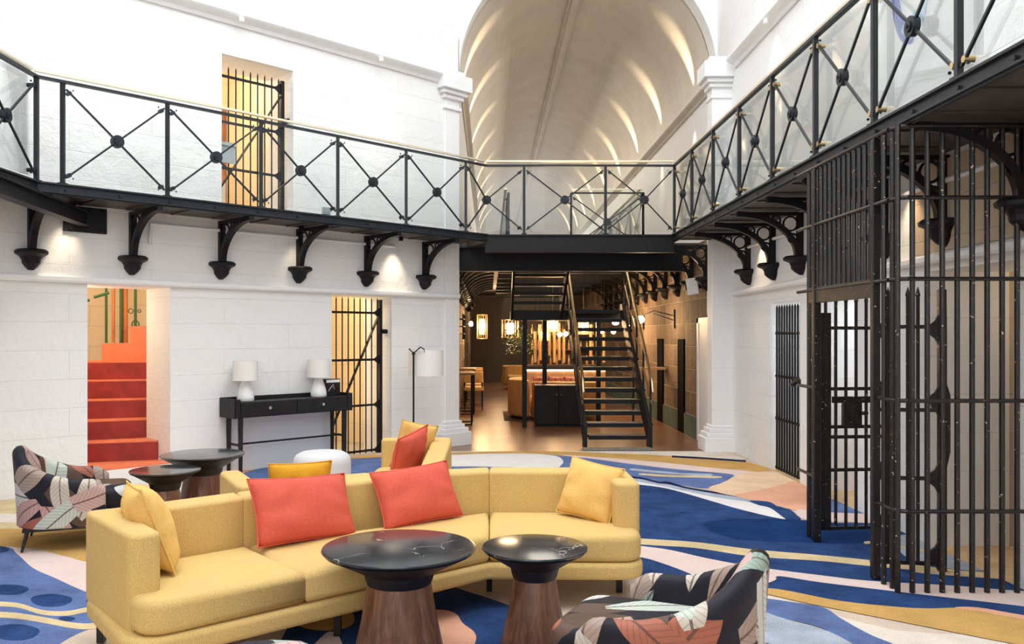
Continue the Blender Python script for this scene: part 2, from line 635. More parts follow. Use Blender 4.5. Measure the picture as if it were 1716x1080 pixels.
def struct(o, loc=(0, 0, 0), rz=0):
    o['kind'] = 'structure'
    o.location = loc
    o.rotation_euler = (0, 0, rz)
    return o


def at(x, y, Y):
    """a photo pixel taken at depth Y"""
    return ((x - PX) / F * Y, Y, EYE - (y - PY) / F * Y)


def fl(x, y, z=0.0):
    Y = (EYE - z) * F / (y - PY)
    return ((x - PX) / F * Y, Y)

# ------------------------------------------------------------------ the room shell
XL, XR = -4.85, 3.33          # hall side walls
YB = -3.0                     # wall behind
YF = 12.45                    # plane of the corridor arch
HT = 9.6
WC = 12.9                     # left chamfer wall: x = y - WC
R45 = PI / 4


def wall(name, mat, L, z0, z1, T, openings, loc, rz, ends=True):
    """front face y=0 looking along -y, x along the wall"""
    m_ = MB()
    xs = sorted({0, L} | {o[0] for o in openings} | {o[1] for o in openings})
    zs = sorted({z0, z1} | {o[2] for o in openings} | {o[3] for o in openings})
    for i in range(len(xs) - 1):
        for j in range(len(zs) - 1):
            cx, cz = (xs[i] + xs[i + 1]) / 2, (zs[j] + zs[j + 1]) / 2
            if any(o[0] < cx < o[1] and o[2] < cz < o[3] for o in openings):
                continue
            m_.box(xs[i], xs[i + 1], 0, T, zs[j], zs[j + 1])
    o = m_.build(name, mat)
    bm = bmesh.new(); bm.from_mesh(o.data)
    bmesh.ops.remove_doubles(bm, verts=bm.verts, dist=1e-5)
    seen = {}
    for f in bm.faces:
        seen.setdefault(tuple(sorted(v.index for v in f.verts)), []).append(f)
    bmesh.ops.delete(bm, geom=[f for fs in seen.values() if len(fs) > 1 for f in fs], context='FACES_ONLY')
    bm.to_mesh(o.data); bm.free()
    return struct(o, loc, rz)


cY = lambda Y: (Y - 8.05) * math.sqrt(2)     # depth -> distance along the chamfer wall
LW = 6.222
OP_STAIR = (cY(8.77), cY(9.39), 0.0, 2.125)
OP_GATE = (cY(10.89), cY(11.575), 0.0, 2.125)
OP_UP = (cY(9.82), cY(10.49), 3.0, 4.85)
wall('wall_left', 'white_stone', LW, 0, HT, 0.62, [OP_STAIR, OP_GATE, OP_UP], (XL, 8.05, 0), R45)
wall('wall_left_side', 'white_stone', 8.05 - YB, 0, HT, 0.3, [], (XL, YB, 0), PI / 2)
wall('wall_back', 'white_stone', XR - XL, 0, HT, 0.3, [], (XR, YB, 0), PI)
D1 = (12.45 - 10.13, 12.45 - 9.15, 0, 1.98)
D2 = (12.45 - 8.75, 12.45 - 7.75, 0, 1.98)
D3 = (12.45 - 6.45, 12.45 - 5.42, 0, 2.08)
wall('wall_right', 'white_stone', YF - YB, 0, HT, 0.6, [D1, D2, D3], (XR, YF, 0), -PI / 2)

# rooms behind the openings
def cell(name, wmat, L, Dp, H, loc, rz, z0=0.0, T=0.08):
    m_ = MB()
    m_.box(-T, 0, 0, Dp, z0, z0 + H); m_.box(L, L + T, 0, Dp, z0, z0 + H)
    m_.box(-T, L + T, Dp, Dp + T, z0, z0 + H)
    m_.box(-T, L + T, 0, Dp + T, z0 + H, z0 + H + T)
    struct(m_.build(name, wmat), loc, rz)


def lw(s, d, z=0.0):
    """point in the chamfer wall's frame -> world"""
    k = math.sqrt(0.5)
    return (XL + k * s - k * d, 8.05 + k * s + k * d, z)


cell('wall_stairwell', 'cream_stone', 2.6, 2.9, 3.4, lw(0.2, 0.62), R45)
cell('wall_cell', 'cream_stone', 1.7, 1.7, 2.6, lw(3.65, 0.62), R45)
cell('wall_upper_cell', 'cream_stone', 1.6, 1.6, 2.4, lw(2.15, 0.62), R45, 3.0)
for nm, (a0, a1, _, h) in (('wall_right_cell', D1), ('wall_right_store', D2), ('wall_right_passage', D3)):
    L_ = a1 - a0 + (0.3 if nm != 'wall_right_passage' else 0.0)
    cell(nm, 'beige_stone' if nm == 'wall_right_passage' else 'white_stone_smooth', L_, 1.7, 2.5, (XR + 0.6, YF - a0 + (L_ - (a1 - a0)) / 2, 0), -PI / 2)
# floors of the little rooms
m_ = MB()
for s0, s1 in ((3.65, 5.35),):
    P = [lw(s0, 0.0), lw(s1, 0.0), lw(s1, 2.3), lw(s0, 2.3)]
    m_.prism([(p[0], p[1]) for p in P], -0.05, 0.004)
m_.prism([(p[0], p[1]) for p in (lw(2.15, 0.6), lw(3.75, 0.6), lw(3.75, 2.3), lw(2.15, 2.3))], 2.93, 3.0)
struct(m_.build('floor_cells', 'cell_floor'))
m_ = MB()
m_.box(XR - 0.0, XR + 2.4, 5.0, 10.6, -0.05, 0.004)
struct(m_.build('floor_right_rooms', 'pale_floor'))

# arch wall and vault
VX, VR, VZ = 1.44, 1.88, 5.42
CL, CR = VX - VR, VX + VR
NA = 48
arc = [(VX - VR * math.cos(PI * i / NA), VZ + VR * math.sin(PI * i / NA)) for i in range(NA + 1)]
m_ = MB()
for i in range(NA):
    (xa, za), (xb, zb) = arc[i], arc[i + 1]
    m_.plate([(xa, za), (xb, zb), (xb, HT), (xa, HT)], 'y', YF, YF + 0.35)
struct(m_.build('wall_front', 'white_stone_smooth'))
m_ = MB()
YE = 46.0
for i in range(NA):
    (xa, za), (xb, zb) = arc[i], arc[i + 1]
    (xc, zc), (xd, zd) = [((p[0] - VX) * 1.06 + VX, (p[1] - VZ) * 1.06 + VZ) for p in (arc[i], arc[i + 1])]
    m_.plate([(xa, za), (xb, zb), (xd, zd), (xc, zc)], 'y', YF + 0.30, YE)
struct(m_.build('ceiling_vault', 'vault_plaster', smooth=True))
m_ = MB()
m_.box(VX - 0.10, VX + 0.10, YF + 0.3, YE, VZ + VR - 0.06, VZ + VR + 0.02)
m_.box(VX - 0.05, VX + 0.05, YF + 0.3, YE, VZ + VR - 0.10, VZ + VR - 0.06)
struct(m_.build('trim_ridge', 'vault_plaster'))
wall('wall_corridor_left', 'white_stone_smooth', YE - YF, 3.0, VZ, 0.4, [], (CL, YF, 0), PI / 2)
wall('wall_corridor_right', 'white_stone_smooth', YE - YF, 3.0, VZ, 0.4, [], (CR, YE, 0), -PI / 2)
wall('wall_corridor_end', 'white_stone_smooth', CR - CL, 2.7, VZ + VR, 0.3, [], (CL, YE, 0), 0)
# lower corridor
CRL, CLL, YE2 = 3.18, -0.60, 29.0
wall('wall_bar_right', 'bluestone', YE2 - 12.0, 0, 3.0, 0.35, [(YE2 - 12.95, YE2 - 12.3, 0, 1.78)], (CRL, YE2, 0), -PI / 2)
wall('wall_bar_left', 'bluestone', YE2 - YF, 0, 3.0, 0.3, [], (CLL, YF, 0), PI / 2)
wall('wall_bar_end', 'dark_plaster', CRL - CLL, 0, 3.0, 0.2, [], (CLL, YE2, 0), 0)
m_ = MB()
m_.box(-0.85, -0.45, 12.47, 12.80, 0, VZ)
struct(m_.build('wall_corridor_jamb', 'white_stone'))
m_ = MB()
m_.box(CRL, CRL + 0.03, 12.22, 12.98, 0, 1.84); m_.box(CRL + 0.03, CRL + 0.8, 12.95, 12.99, 0, 1.84); m_.box(CRL + 0.7, CRL + 0.75, 12.2, 13.0, 0, 1.9)
m_.box(CRL - 0.012, CRL + 0.01, 12.95, 13.05, 0, 1.86); m_.box(CRL - 0.012, CRL + 0.01, 12.25, 13.05, 1.78, 1.86)
struct(m_.build('door_1', 'white_trim'))

# floors
struct(MB().box(XL - 0.1, XR + 0.01, YB - 0.1, 11.72, -0.1, 0.0).build('floor', 'cell_floor'))
struct(MB().box(-1.3, 4.1, 11.72, YE2 + 0.2, -0.1, 0.002).build('floor_corridor', 'corridor_tiles'))

# roof of the hall with its glazed lantern
m_ = MB()
m_.box(XL - 0.3, -3.9, YB - 0.3, 13.0, HT, HT + 0.3)
m_.box(2.5, XR + 0.6, YB - 0.3, 13.0, HT, HT + 0.3)
m_.box(-3.9, 2.5, YB - 0.3, 0.6, HT, HT + 0.3)
m_.box(-3.9, 2.5, 9.8, 13.0, HT, HT + 0.3)
struct(m_.build('ceiling', 'white_trim'))
m_ = MB()
for i in range(7):
    x = -3.9 + 6.4 * i / 6
    m_.box(x - 0.03, x + 0.03, 0.6, 9.8, HT + 0.05, HT + 0.15)
for i in range(9):
    y = 0.6 + 9.2 * i / 8
    m_.box(-3.9, 2.5, y - 0.03, y + 0.03, HT + 0.05, HT + 0.15)
struct(m_.build('window_1', 'white_trim'))

# bare stone left unpainted under the right gallery
struct(MB().box(0, 2.3, 0, 0.02, 2.22, 2.88).build('wall_stone_band', 'beige_stone'), (XR - 0.02, 6.7, 0), -PI / 2)

# ledges and cornices
def moulding(prof, L, name, loc, rz, mat='white_trim'):
    m_ = MB().plate([(p[0], p[1]) for p in prof], 'x', 0, L)
    return struct(m_.build(name, mat), loc, rz)


LED = [(0.02, 2.13), (-0.05, 2.13), (-0.065, 2.15), (-0.065, 2.185), (-0.05, 2.20), (0.02, 2.20)]
CORN = [(0.02, 5.20), (-0.03, 5.20), (-0.05, 5.24), (-0.12, 5.28), (-0.14, 5.30), (-0.14, 5.35), (0.02, 5.37)]
moulding(LED, LW - 0.02, 'trim_1', (XL, 8.05, 0), R45)
moulding(CORN, LW - 0.25, 'trim_2', (XL, 8.05, 0), R45)
moulding(LED, 8.05 - YB, 'trim_3', (XL, YB, 0), PI / 2)
moulding(CORN, 8.05 - YB, 'trim_4', (XL, YB, 0), PI / 2)
moulding(LED, 11.5 - YB, 'trim_5', (XR, 11.5, 0), -PI / 2)
moulding(CORN, 11.5 - YB, 'trim_6', (XR, 11.5, 0), -PI / 2)
moulding([(p[0] * 0.8, p[1] + 0.03) for p in CORN], YE - YF - 0.4, 'trim_7', (CR, YE, 0), -PI / 2, 'vault_plaster')
moulding([(p[0] * 0.8, p[1] + 0.03) for p in CORN], YE - YF - 0.4, 'trim_8', (CL, YF + 0.4, 0), PI / 2, 'vault_plaster')
# green dado of the bar wall
struct(MB().box(CRL - 0.02, CRL, 13.06, YE2, 0, 0.34).build('baseboard_right', 'dado_green'))


def pilaster(name, x0, x1, y0, y1, loc=(0, 0, 0), rz=0):
    m_ = MB()
    def step(g, z0, z1):
        m_.box(x0 - g, x1 + g, y0 - g, y1 + g, z0, z1)
    step(0.0, 0.0, HT - 0.01 if rz == 0 else 9.5)
    step(0.13, 0, 0.20); step(0.10, 0.20, 0.26); step(0.06, 0.26, 0.31); step(0.03, 0.31, 0.35)
    step(0.03, 4.92, 4.96); step(0.05, 5.02, 5.09); step(0.10, 5.09, 5.16); step(0.14, 5.16, 5.34); step(0.06, 5.34, 5.42)
    return struct(m_.build(name, 'white_stone_smooth', bevel=0.008, seg=1), loc, rz)


# right-hand pilaster beside the corridor and the left-hand one turned with the wall
m_ = MB()
def step2(g, z0, z1):
    m_.box(3.06 - g, XR + 0.02, 11.72 - g, 11.98 + g * 0.5, z0, z1)
step2(0, 0, 5.42); step2(0.12, 0, 0.2); step2(0.09, 0.2, 0.26); step2(0.05, 0.26, 0.32); step2(0.02, 0.32, 0.36)
step2(0.02, 4.85, 4.90); step2(0.04, 5.0, 5.06); step2(0.08, 5.06, 5.12); step2(0.13, 5.12, 5.34); step2(0.05, 5.34, 5.42)
m_.box(3.175, XR + 0.02, 11.98, 12.24, 0, 5.42); m_.box(3.175, XR + 0.02, 12.24, 12.46, 1.9, 5.42)
struct(m_.build('wall_pilaster_right', 'white_stone_smooth', bevel=0.008, seg=1))
m_ = MB()
def step3(g, z0, z1):
    m_.box(LW - 0.28 - g, LW + g, -0.02 - g, 0.2, z0, z1)
step3(0.0, 0, 5.42); step3(0.13, 0, 0.2); step3(0.10, 0.2, 0.26); step3(0.06, 0.26, 0.31); step3(0.03, 0.31, 0.36)
step3(0.03, 4.85, 4.90); step3(0.05, 5.0, 5.06); step3(0.09, 5.06, 5.12); step3(0.14, 5.12, 5.34); step3(0.06, 5.34, 5.42)
struct(m_.build('wall_pilaster_left', 'white_stone_smooth', bevel=0.008, seg=1), (XL, 8.05, 0), R45)

# ------------------------------------------------------------------ the carpet: dyed shapes in the floor plane
def clip(poly, a, b_, c):
    out = []
    for i in range(len(poly)):
        p, q = poly[i], poly[(i + 1) % len(poly)]
        dp, dq = a * p[0] + b_ * p[1] - c, a * q[0] + b_ * q[1] - c
        if dp <= 0: out.append(p)
        if (dp < 0 < dq) or (dq < 0 < dp):
            t = dp / (dp - dq)
            out.append((p[0] + (q[0] - p[0]) * t, p[1] + (q[1] - p[1]) * t))
    return out


def clipall(poly):
    for a, b_, c in ((1, 0, XR - 0.002), (0, 1, 11.66), (0, -1, 2.99), (-1, 0, 4.84), (-1, 1, WC - 0.004)):
        if len(poly) > 2:
            poly = clip(poly, a, b_, c)
    return poly


def catmull(pts, n=6):
    out = []
    L = len(pts)
    for i in range(L):
        p0, p1, p2, p3 = [Vector(pts[(i + k - 1) % L]) for k in range(4)]
        if (p2 - p1).length < 1e-6: continue
        for k in range(n):
            t = k / n
            v_ = 0.5 * ((2 * p1) + (p2 - p0) * t + (2 * p0 - 5 * p1 + 4 * p2 - p3) * t * t + (3 * p1 - p0 - 3 * p2 + p3) * t ** 3)
            out.append((v_.x, v_.y))
    return out


def ribbon(line, half, wob=0.0):
    top, bot = [], []
    for i, (x, y) in enumerate(line):
        h = half if not isinstance(half, (list, tuple)) else half[i]
        top.append((x, y - h)); bot.append((x, y + h))
    return top + bot[::-1]


def ell(x, y, rx, ry, n=14):
    return [(x + rx * math.cos(2 * PI * k / n) * (1 + 0.06 * math.sin(5 * k)), y + ry * math.sin(2 * PI * k / n)) for k in range(n)]


SH = [
    ('cream', [(1040, 1090), (1180, 1000), (1320, 1010), (1500, 1060), (1900, 1120), (1900, 1500), (700, 1500)], 1),
    ('white', [(60, 836), (139, 815), (330, 795), (420, 800), (430, 830), (330, 880), (190, 878), (60, 880)], 0),
    ('gold', [(-160, 838), (20, 836), (90, 838), (90, 892), (-160, 892)], 0),
    ('cream', [(-160, 862), (90, 866), (90, 877), (-160, 877)], 1),
    ('ochre', [(-160, 887), (30, 889), (150, 884), (300, 880), (420, 900), (460, 960), (330, 960), (200, 950), (151, 947), (90, 930), (40, 921), (-160, 915)], 1),
    ('pink', [(10, 919), (55, 925), (111, 936), (151, 946), (260, 962), (300, 1010), (240, 1025), (151, 1000), (92, 974), (55, 955), (28, 931)], 1),
    ('blue', [(-160, 912), (0, 918), (28, 931), (55, 955), (92, 972), (151, 998), (250, 1030), (262, 1040), (183, 1050), (140, 1062), (105, 1080), (60, 1110), (-40, 1180), (-300, 1200)], 1),
    ('navy', [(-160, 912), (-40, 916), (6, 919), (10, 928), (-60, 935), (-160, 935)], 1),
    ('navy', ell(14, 992, 34, 9), 1), ('navy', ell(86, 1010, 35, 11), 1), ('navy', ell(26, 1064, 40, 14), 1), ('navy', ell(160, 1013, 16, 6), 1), ('navy', ell(112, 1041, 14, 4), 1),
    ('gold', ribbon([(-160, 1018), (-60, 1013), (0, 1016), (33, 1019), (70, 1030), (111, 1032), (151, 1025), (220, 1018)], 4.0), 1),
    ('gold', ribbon([(-160, 1028), (-60, 1030), (0, 1034), (36, 1037), (83, 1045), (119, 1052), (150, 1054), (190, 1049)], 5.0), 1),
    ('peach', [(150, 828), (200, 820), (250, 814), (262, 838), (200, 850), (150, 852)], 1),
    ('salmon', [(330, 800), (350, 793), (410, 788), (418, 797), (400, 808), (340, 812)], 1),
    ('blue', [(400, 800), (425, 790), (480, 778), (560, 770), (640, 764), (680, 764), (640, 800), (560, 812), (420, 812)], 1),
    # far strip along the corridor
    ('cream', [(560, 758), (760, 750), (1180, 752), (1250, 770), (1240, 774), (1090, 764), (900, 757), (560, 764)], 0),
    ('ochre', [(560, 766), (740, 761), (900, 757), (1090, 764), (1240, 773), (1300, 790), (1266, 793), (1200, 787), (1100, 776), (1000, 768), (900, 763), (740, 763), (560, 772)], 0),
    ('black_blue', ribbon([(1126, 767), (1180, 770), (1250, 775)], 1.6), 0),
    ('pink', [(940, 764), (1000, 768), (1100, 776), (1200, 787), (1270, 793), (1300, 800), (1200, 798), (1130, 791), (1040, 780), (970, 770)], 0),
    ('blue', [(700, 784), (800, 770), (900, 764), (930, 765), (984, 770), (1052, 779), (1137, 789), (1218, 796), (1229, 801), (1214, 809), (1184, 821), (1137, 815), (1045, 803), (960, 800), (800, 800), (680, 798)], 1),
    ('white', [(680, 775), (757, 765), (860, 762), (925, 765), (943, 773), (940, 782), (925, 787), (850, 785), (757, 784), (690, 788)], 1),
    ('gold', ribbon([(1075, 797), (1120, 800), (1160, 801), (1205, 802)], 1.6), 1),
    ('pale_blue', ribbon([(1060, 789), (1100, 793), (1150, 797), (1190, 798)], 1.8), 1),
    ('pale_blue', [(1040, 801), (1100, 809), (1160, 820), (1231, 834), (1300, 846), (1292, 851), (1204, 840), (1100, 820), (1040, 809)], 1),
    ('white', [(1045, 806), (1103, 816), (1150, 826), (1204, 837), (1262, 845), (1292, 851), (1322, 866), (1306, 873), (1238, 857), (1187, 842), (1116, 822), (1050, 812)], 1),
    ('black_blue', ribbon([(1045, 801), (1075, 804), (1103, 811), (1120, 812), (1150, 820), (1190, 827), (1231, 834)], [1.0, 1.6, 1.4, 2.2, 1.5, 1.6, 0.8]), 1),
    ('navy', ribbon([(1262, 843), (1280, 845), (1295, 852), (1320, 858), (1334, 868)], [1.2, 2.4, 2.2, 3.2, 3.0]), 1),
    ('peach', [(1188, 821), (1216, 810), (1230, 801), (1270, 793), (1350, 800), (1420, 830), (1400, 850), (1339, 845), (1231, 834)], 1),
    ('salmon', [(1231, 833), (1270, 825), (1310, 815), (1339, 811), (1420, 840), (1400, 858), (1336, 858), (1289, 847)], 1),
    ('blue', [(1370, 850), (1410, 838), (1480, 850), (1490, 868), (1380, 862)], 1),
    ('pink', [(1336, 857), (1380, 861), (1500, 868), (1540, 884), (1461, 880), (1400, 877), (1345, 873)], 1),
    ('navy', [(1000, 800), (1059, 813), (1116, 821), (1187, 841), (1238, 856), (1306, 872), (1345, 875), (1400, 879), (1461, 880), (1540, 888), (1640, 930), (1760, 985), (1760, 1000), (1501, 996), (1462, 979), (1265, 955), (1187, 941), (1120, 926), (1062, 919), (1000, 920)], 1),
    ('navy', [(1256, 842), (1289, 844), (1306, 854), (1336, 867), (1341, 875), (1319, 874), (1292, 855), (1270, 849)], 1),
    ('deep', [(1180, 880), (1220, 874), (1300, 873), (1360, 876), (1440, 885), (1470, 900), (1440, 914), (1330, 912), (1240, 908), (1190, 893)], 1),
    ('pale_blue', [(1505, 902), (1560, 905), (1660, 955), (1600, 958), (1540, 945), (1510, 930)], 1),
    ('gold', ribbon([(1450, 913), (1470, 914), (1540, 925), (1580, 934)], 2.0), 1),
    ('gold', [(1530, 958), (1600, 960), (1700, 966), (1720, 976), (1640, 972), (1540, 964)], 1),
    ('gold', ribbon([(960, 896), (1063, 910), (1164, 917), (1258, 930), (1373, 939), (1461, 948), (1600, 962)], [4, 5, 5, 6, 5, 5, 3]), 1),
    ('navy', [(980, 925), (1062, 937), (1110, 946), (1177, 973), (1103, 971), (1045, 967), (980, 975)], 1),
    ('pink', [(960, 900), (1062, 917), (1120, 925), (1187, 940), (1265, 954), (1380, 969), (1461, 978), (1600, 986), (1716, 995), (1900, 1003), (1900, 1045), (1716, 1021), (1537, 1000), (1380, 981), (1305, 970), (1299, 979), (1260, 988), (1190, 990), (1170, 972), (1110, 948), (1062, 936), (960, 926)], 1),
    ('navy', [(1235, 989), (1280, 983), (1300, 976), (1308, 970), (1380, 981), (1537, 1000), (1716, 1021), (1900, 1045), (1900, 1062), (1716, 1036), (1621, 1024), (1534, 1024), (1410, 1012), (1305, 992)], 1),
    ('ochre', [(1150, 985), (1235, 989), (1305, 992), (1410, 1012), (1534, 1024), (1621, 1024), (1716, 1037), (1900, 1064), (1900, 1130), (1716, 1088), (1651, 1075), (1561, 1057), (1470, 1039), (1350, 1015), (1260, 996), (1150, 990)], 1),
    ('salmon', [(1600, 1023), (1640, 1023), (1716, 1036), (1900, 1064), (1900, 1075), (1716, 1043), (1640, 1029)], 1),
    ('blue', [(1120, 990), (1257, 1004), (1329, 1014), (1380, 1023), (1410, 1042), (1459, 1069), (1520, 1095), (1600, 1140), (1480, 1140), (1395, 1066), (1305, 1039), (1251, 1021), (1120, 1005)], 1),
    ('pale_blue', [(1120, 1003), (1251, 1021), (1305, 1039), (1395, 1066), (1460, 1110), (1400, 1110), (1240, 1072), (1120, 1040)], 1),
    # under the near sofa and tables
    ('navy', [(480, 1060), (560, 1040), (603, 1015), (650, 995), (732, 984), (790, 998), (849, 1018), (900, 1040), (980, 1052), (1010, 1075), (1040, 1130), (900, 1300), (600, 1300), (470, 1180)], 1),
    ('ochre', [(480, 1020), (540, 1008), (575, 1015), (592, 1035), (590, 1052), (560, 1062), (510, 1058), (480, 1040)], 1),
    ('salmon', [(690, 1030), (737, 1027), (763, 1033), (776, 1050), (794, 1064), (797, 1080), (780, 1110), (740, 1130), (690, 1120), (670, 1070)], 1),
    ('pink', [(540, 1072), (556, 1064), (568, 1072), (575, 1100), (550, 1130), (500, 1120)], 1),
]
order = list(CARP)
m_ = MB()
basep = clipall([(-6, -4), (5, -4), (5, 13), (-6, 13)])
m_.prism(basep, 0.0, 0.010, order.index('sand'))
for k, (cn, px, smooth) in enumerate(SH):
    pts = catmull(px, 5) if smooth else px
    g = clipall([fl(x, max(y, 700)) for x, y in pts])
    if len(g) < 3: continue
    z = 0.0104 + 0.0001 * k
    tris = tessellate_polygon([[Vector((p[0], p[1], 0)) for p in g]])
    m_.add([(p[0], p[1], z) for p in g], [tuple(t) for t in tris], order.index(cn))
me = bpy.data.meshes.new('carpet')
me.from_pydata(m_.v, [], m_.f)
for c_ in order: me.materials.append(CARP[c_])
for i, p in enumerate(me.polygons): p.material_index = m_.mi[i]
bm = bmesh.new(); bm.from_mesh(me)
for f_ in bm.faces:
    f_.normal_update()
    if f_.normal.z < -0.5 and f_.calc_center_median().z > 0.009: f_.normal_flip()
bm.to_mesh(me); bm.free()
carpet = bpy.data.objects.new('carpet', me); COL.objects.link(carpet)
tag(carpet, 'wall to wall carpet in navy, ochre, pink and cream abstract swirls', 'carpet')

# ------------------------------------------------------------------ gallery: walkways, railings, brackets
DZ = 3.0
EO = 0.75                      # projection of the walkway
WC2 = 11.94                   # edge line of the left walkway
XRE, XLE, YFE = XR - EO, -4.14, 11.9
B1 = (XLE, XLE + WC2)          # corner left side / chamfer
B2 = (YFE - WC2, YFE)          # corner chamfer / bridge
B3 = (XRE, YFE)                # corner bridge / right side
Y0 = -2.98


def deck(name, label, pts_out, pts_in, und=0.09):
    t = thing(name, label, 'walkway', (pts_out[0][0], pts_out[0][1], DZ - 0.1))
    ox, oy = pts_out[0]
    poly = [(x - ox, y - oy) for x, y in pts_out] + [(x - ox, y - oy) for x, y in pts_in[::-1]]
    MB().prism(poly, 0.03, 0.1).build('deck_plate', 'deck_under', t)
    for i in range(len(pts_out) - 1):
        p, q = [Vector((x - ox, y - oy, 0)) for x, y in pts_out[i:i + 2]]
        e = MB()
        e.bar(p + Vector((0, 0, 0.055)), q + Vector((0, 0, 0.055)), 0.03, 0.11)
        e.bar(p + Vector((0, 0, 0.10)), q + Vector((0, 0, 0.10)), 0.085, 0.016)
        e.bar(p + Vector((0, 0, 0.02)), q + Vector((0, 0, 0.02)), 0.07, 0.012)
        d = (q - p).normalized(); L = (q - p).length
        nrm = Vector((-d.y, d.x, 0))
        mid = Vector((pts_in[i][0] - ox, pts_in[i][1] - oy, 0))
        if (mid - p).dot(nrm) < 0: nrm = -nrm
        for k in range(int(L / 0.5)):
            c = p + d * (0.25 + 0.5 * k) - nrm * 0.02
            e.bar(c + Vector((0, 0, 0.05)), c - nrm * 0.012 + Vector((0, 0, 0.05)), 0.02)
        e.build('edge_beam', 'rail_iron', t)
        for k in range(int(L / 0.48)):
            c = p + d * (0.12 + 0.48 * k)
            MB().bar(c + nrm * 0.03 + Vector((0, 0, 0.022)), c + nrm * 0.62 + Vector((0, 0, 0.022)), 0.04, 0.012).build('joist', 'deck_under', t)
    return t


deck('gallery_walkway', 'black iron gallery walkway running along the white left wall above the brackets', [(XLE, Y0), B1, (B2[0], B2[1])], [(XL, Y0), (XL, 8.05), (-0.45 + 0.0, 12.45)])
deck('gallery_walkway', 'black iron gallery walkway along the right wall above the barred cage', [B3, (XRE, Y0)], [(XR, YFE), (XR, Y0)])
t = thing('gallery_bridge', 'black iron bridge crossing the front of the corridor opening', 'bridge', (B2[0], B2[1], 2.56))
e = MB().prism([(0.06, 0.02), (B3[0] - B2[0], 0.02), (B3[0] - B2[0] + 0.2, 1.0), (-0.3, 1.0)], 0.36, 0.44); e.build('deck_plate', 'deck_under', t)
e = MB(); L_ = B3[0] - B2[0]
e.box(-0.02, L_, -0.02, 0.02, 0.20, 0.42); e.box(-0.02, L_, -0.045, 0.03, 0.42, 0.44); e.box(-0.02, L_, -0.045, 0.05, 0.19, 0.21)
e.build('edge_beam', 'black_iron', t)
e = MB(); e.box(-0.65, 2.95, 0.93, 0.97, 0.0, 0.36); e.box(-0.65, 2.95, 0.87, 1.03, 0.0, 0.02); e.box(-0.65, 2.95, 0.87, 1.03, 0.34, 0.36); e.build('rear_beam', 'black_iron', t)
for k in range(7): MB().box(0.1 + 0.38 * k, 0.14 + 0.38 * k, 0.05, 0.87, 0.30, 0.36).build('joist', 'deck_under', t)


def railing(label, poly, posts, panels, group='iron gallery railings'):
    """poly: corner points of the run; posts: plan points; panels: (A, M, B) plan points with the rosette at M"""
    ox, oy = poly[0]
    t = thing('gallery_railing', label, 'railing', (ox, oy, DZ))
    V = lambda p, z: Vector((p[0] - ox, p[1] - oy, z))
    e = MB()
    for a, c in zip(poly, poly[1:]):
        e.bar(V(a, 0.965), V(c, 0.965), 0.045, 0.025)
    e.build('top_rail', 'rail_iron', t)
    e = MB(); g = []
    for a, c in zip(poly, poly[1:]):
        d = (V(c, 0) - V(a, 0)).normalized(); nrm = Vector((-d.y, d.x, 0)) * 0.05
        e.bar(V(a, 1.035) + nrm, V(c, 1.035) + nrm, 0.045, 0.022)
    e.build('brass_handrail', 'pale_brass', t, label='pale brass handrail')
    for p in posts:
        e = MB(); e.bar(V(p, 0), V(p, 0.965), 0.036, 0.036)
        e.box(p[0] - ox - 0.035, p[0] - ox + 0.035, p[1] - oy - 0.035, p[1] - oy + 0.035, 0, 0.02)
        e.build('post', 'rail_iron', t)
    for A, M_, B in panels:
        e = MB()
        for P in (A, B):
            d = (V(M_, 0) - V(P, 0)).normalized() * 0.03
            for z in (0.07, 0.90):
                e.bar(V(P, z) + d, V(M_, 0.485), 0.017, 0.017)
                e.tube([V(P, z) + d * 3 + Vector((0, 0, -0.0)), V(P, z) + d * 3.2 + Vector((0.0, 0.0, 0.0))], 0.01)
        x = e.build('cross_brace', 'rail_iron', t)
        d = (V(B, 0) - V(A, 0)).normalized(); nrm = Vector((-d.y, d.x, 0))
        c = V(M_, 0.485)
        r = MB(); r.tube([c - nrm * 0.022, c + nrm * 0.022], 0.062, 20); r.tube([c - nrm * 0.034, c + nrm * 0.034], 0.036, 16); r.tube([c - nrm * 0.042, c + nrm * 0.042], 0.014, 10)
        r.build('rosette', 'rail_iron', x)
        for P in (A, B):
            dd = (V(M_, 0) - V(P, 0)).normalized() * 0.06
            for z in (0.10, 0.87):
                r = MB(); cc = V(P, z) + dd
                r.tube([cc - nrm * 0.01, cc + nrm * 0.05], 0.02, 12)
                r.build('glass_clamp', 'brass' if 'right wall' in label else 'rail_iron', x)
        gp = MB()
        for u, w_ in ((A, M_), (M_, B)) if (V(M_, 0) - (V(A, 0) + V(B, 0)) / 2).length > 0.05 else ((A, B),):
            gp.bar(V(u, 0.54) + nrm * 0.05, V(w_, 0.54) + nrm * 0.05, 0.01, 0.97)
        gp.build('glass_panel', 'rail_glass', t)
    return t


mid2 = lambda a, c: ((a[0] + c[0]) / 2, (a[1] + c[1]) / 2)
# left side run, towards the camera
ps = [(XLE, B1[1] - 0.98 * k) for k in range(11)]
railing('black railing with crossed braces at far left, nearest the camera on the left wall', [(XLE, Y0), B1], ps[::-1], [(ps[k + 1], mid2(ps[k], ps[k + 1]), ps[k]) for k in range(10)])
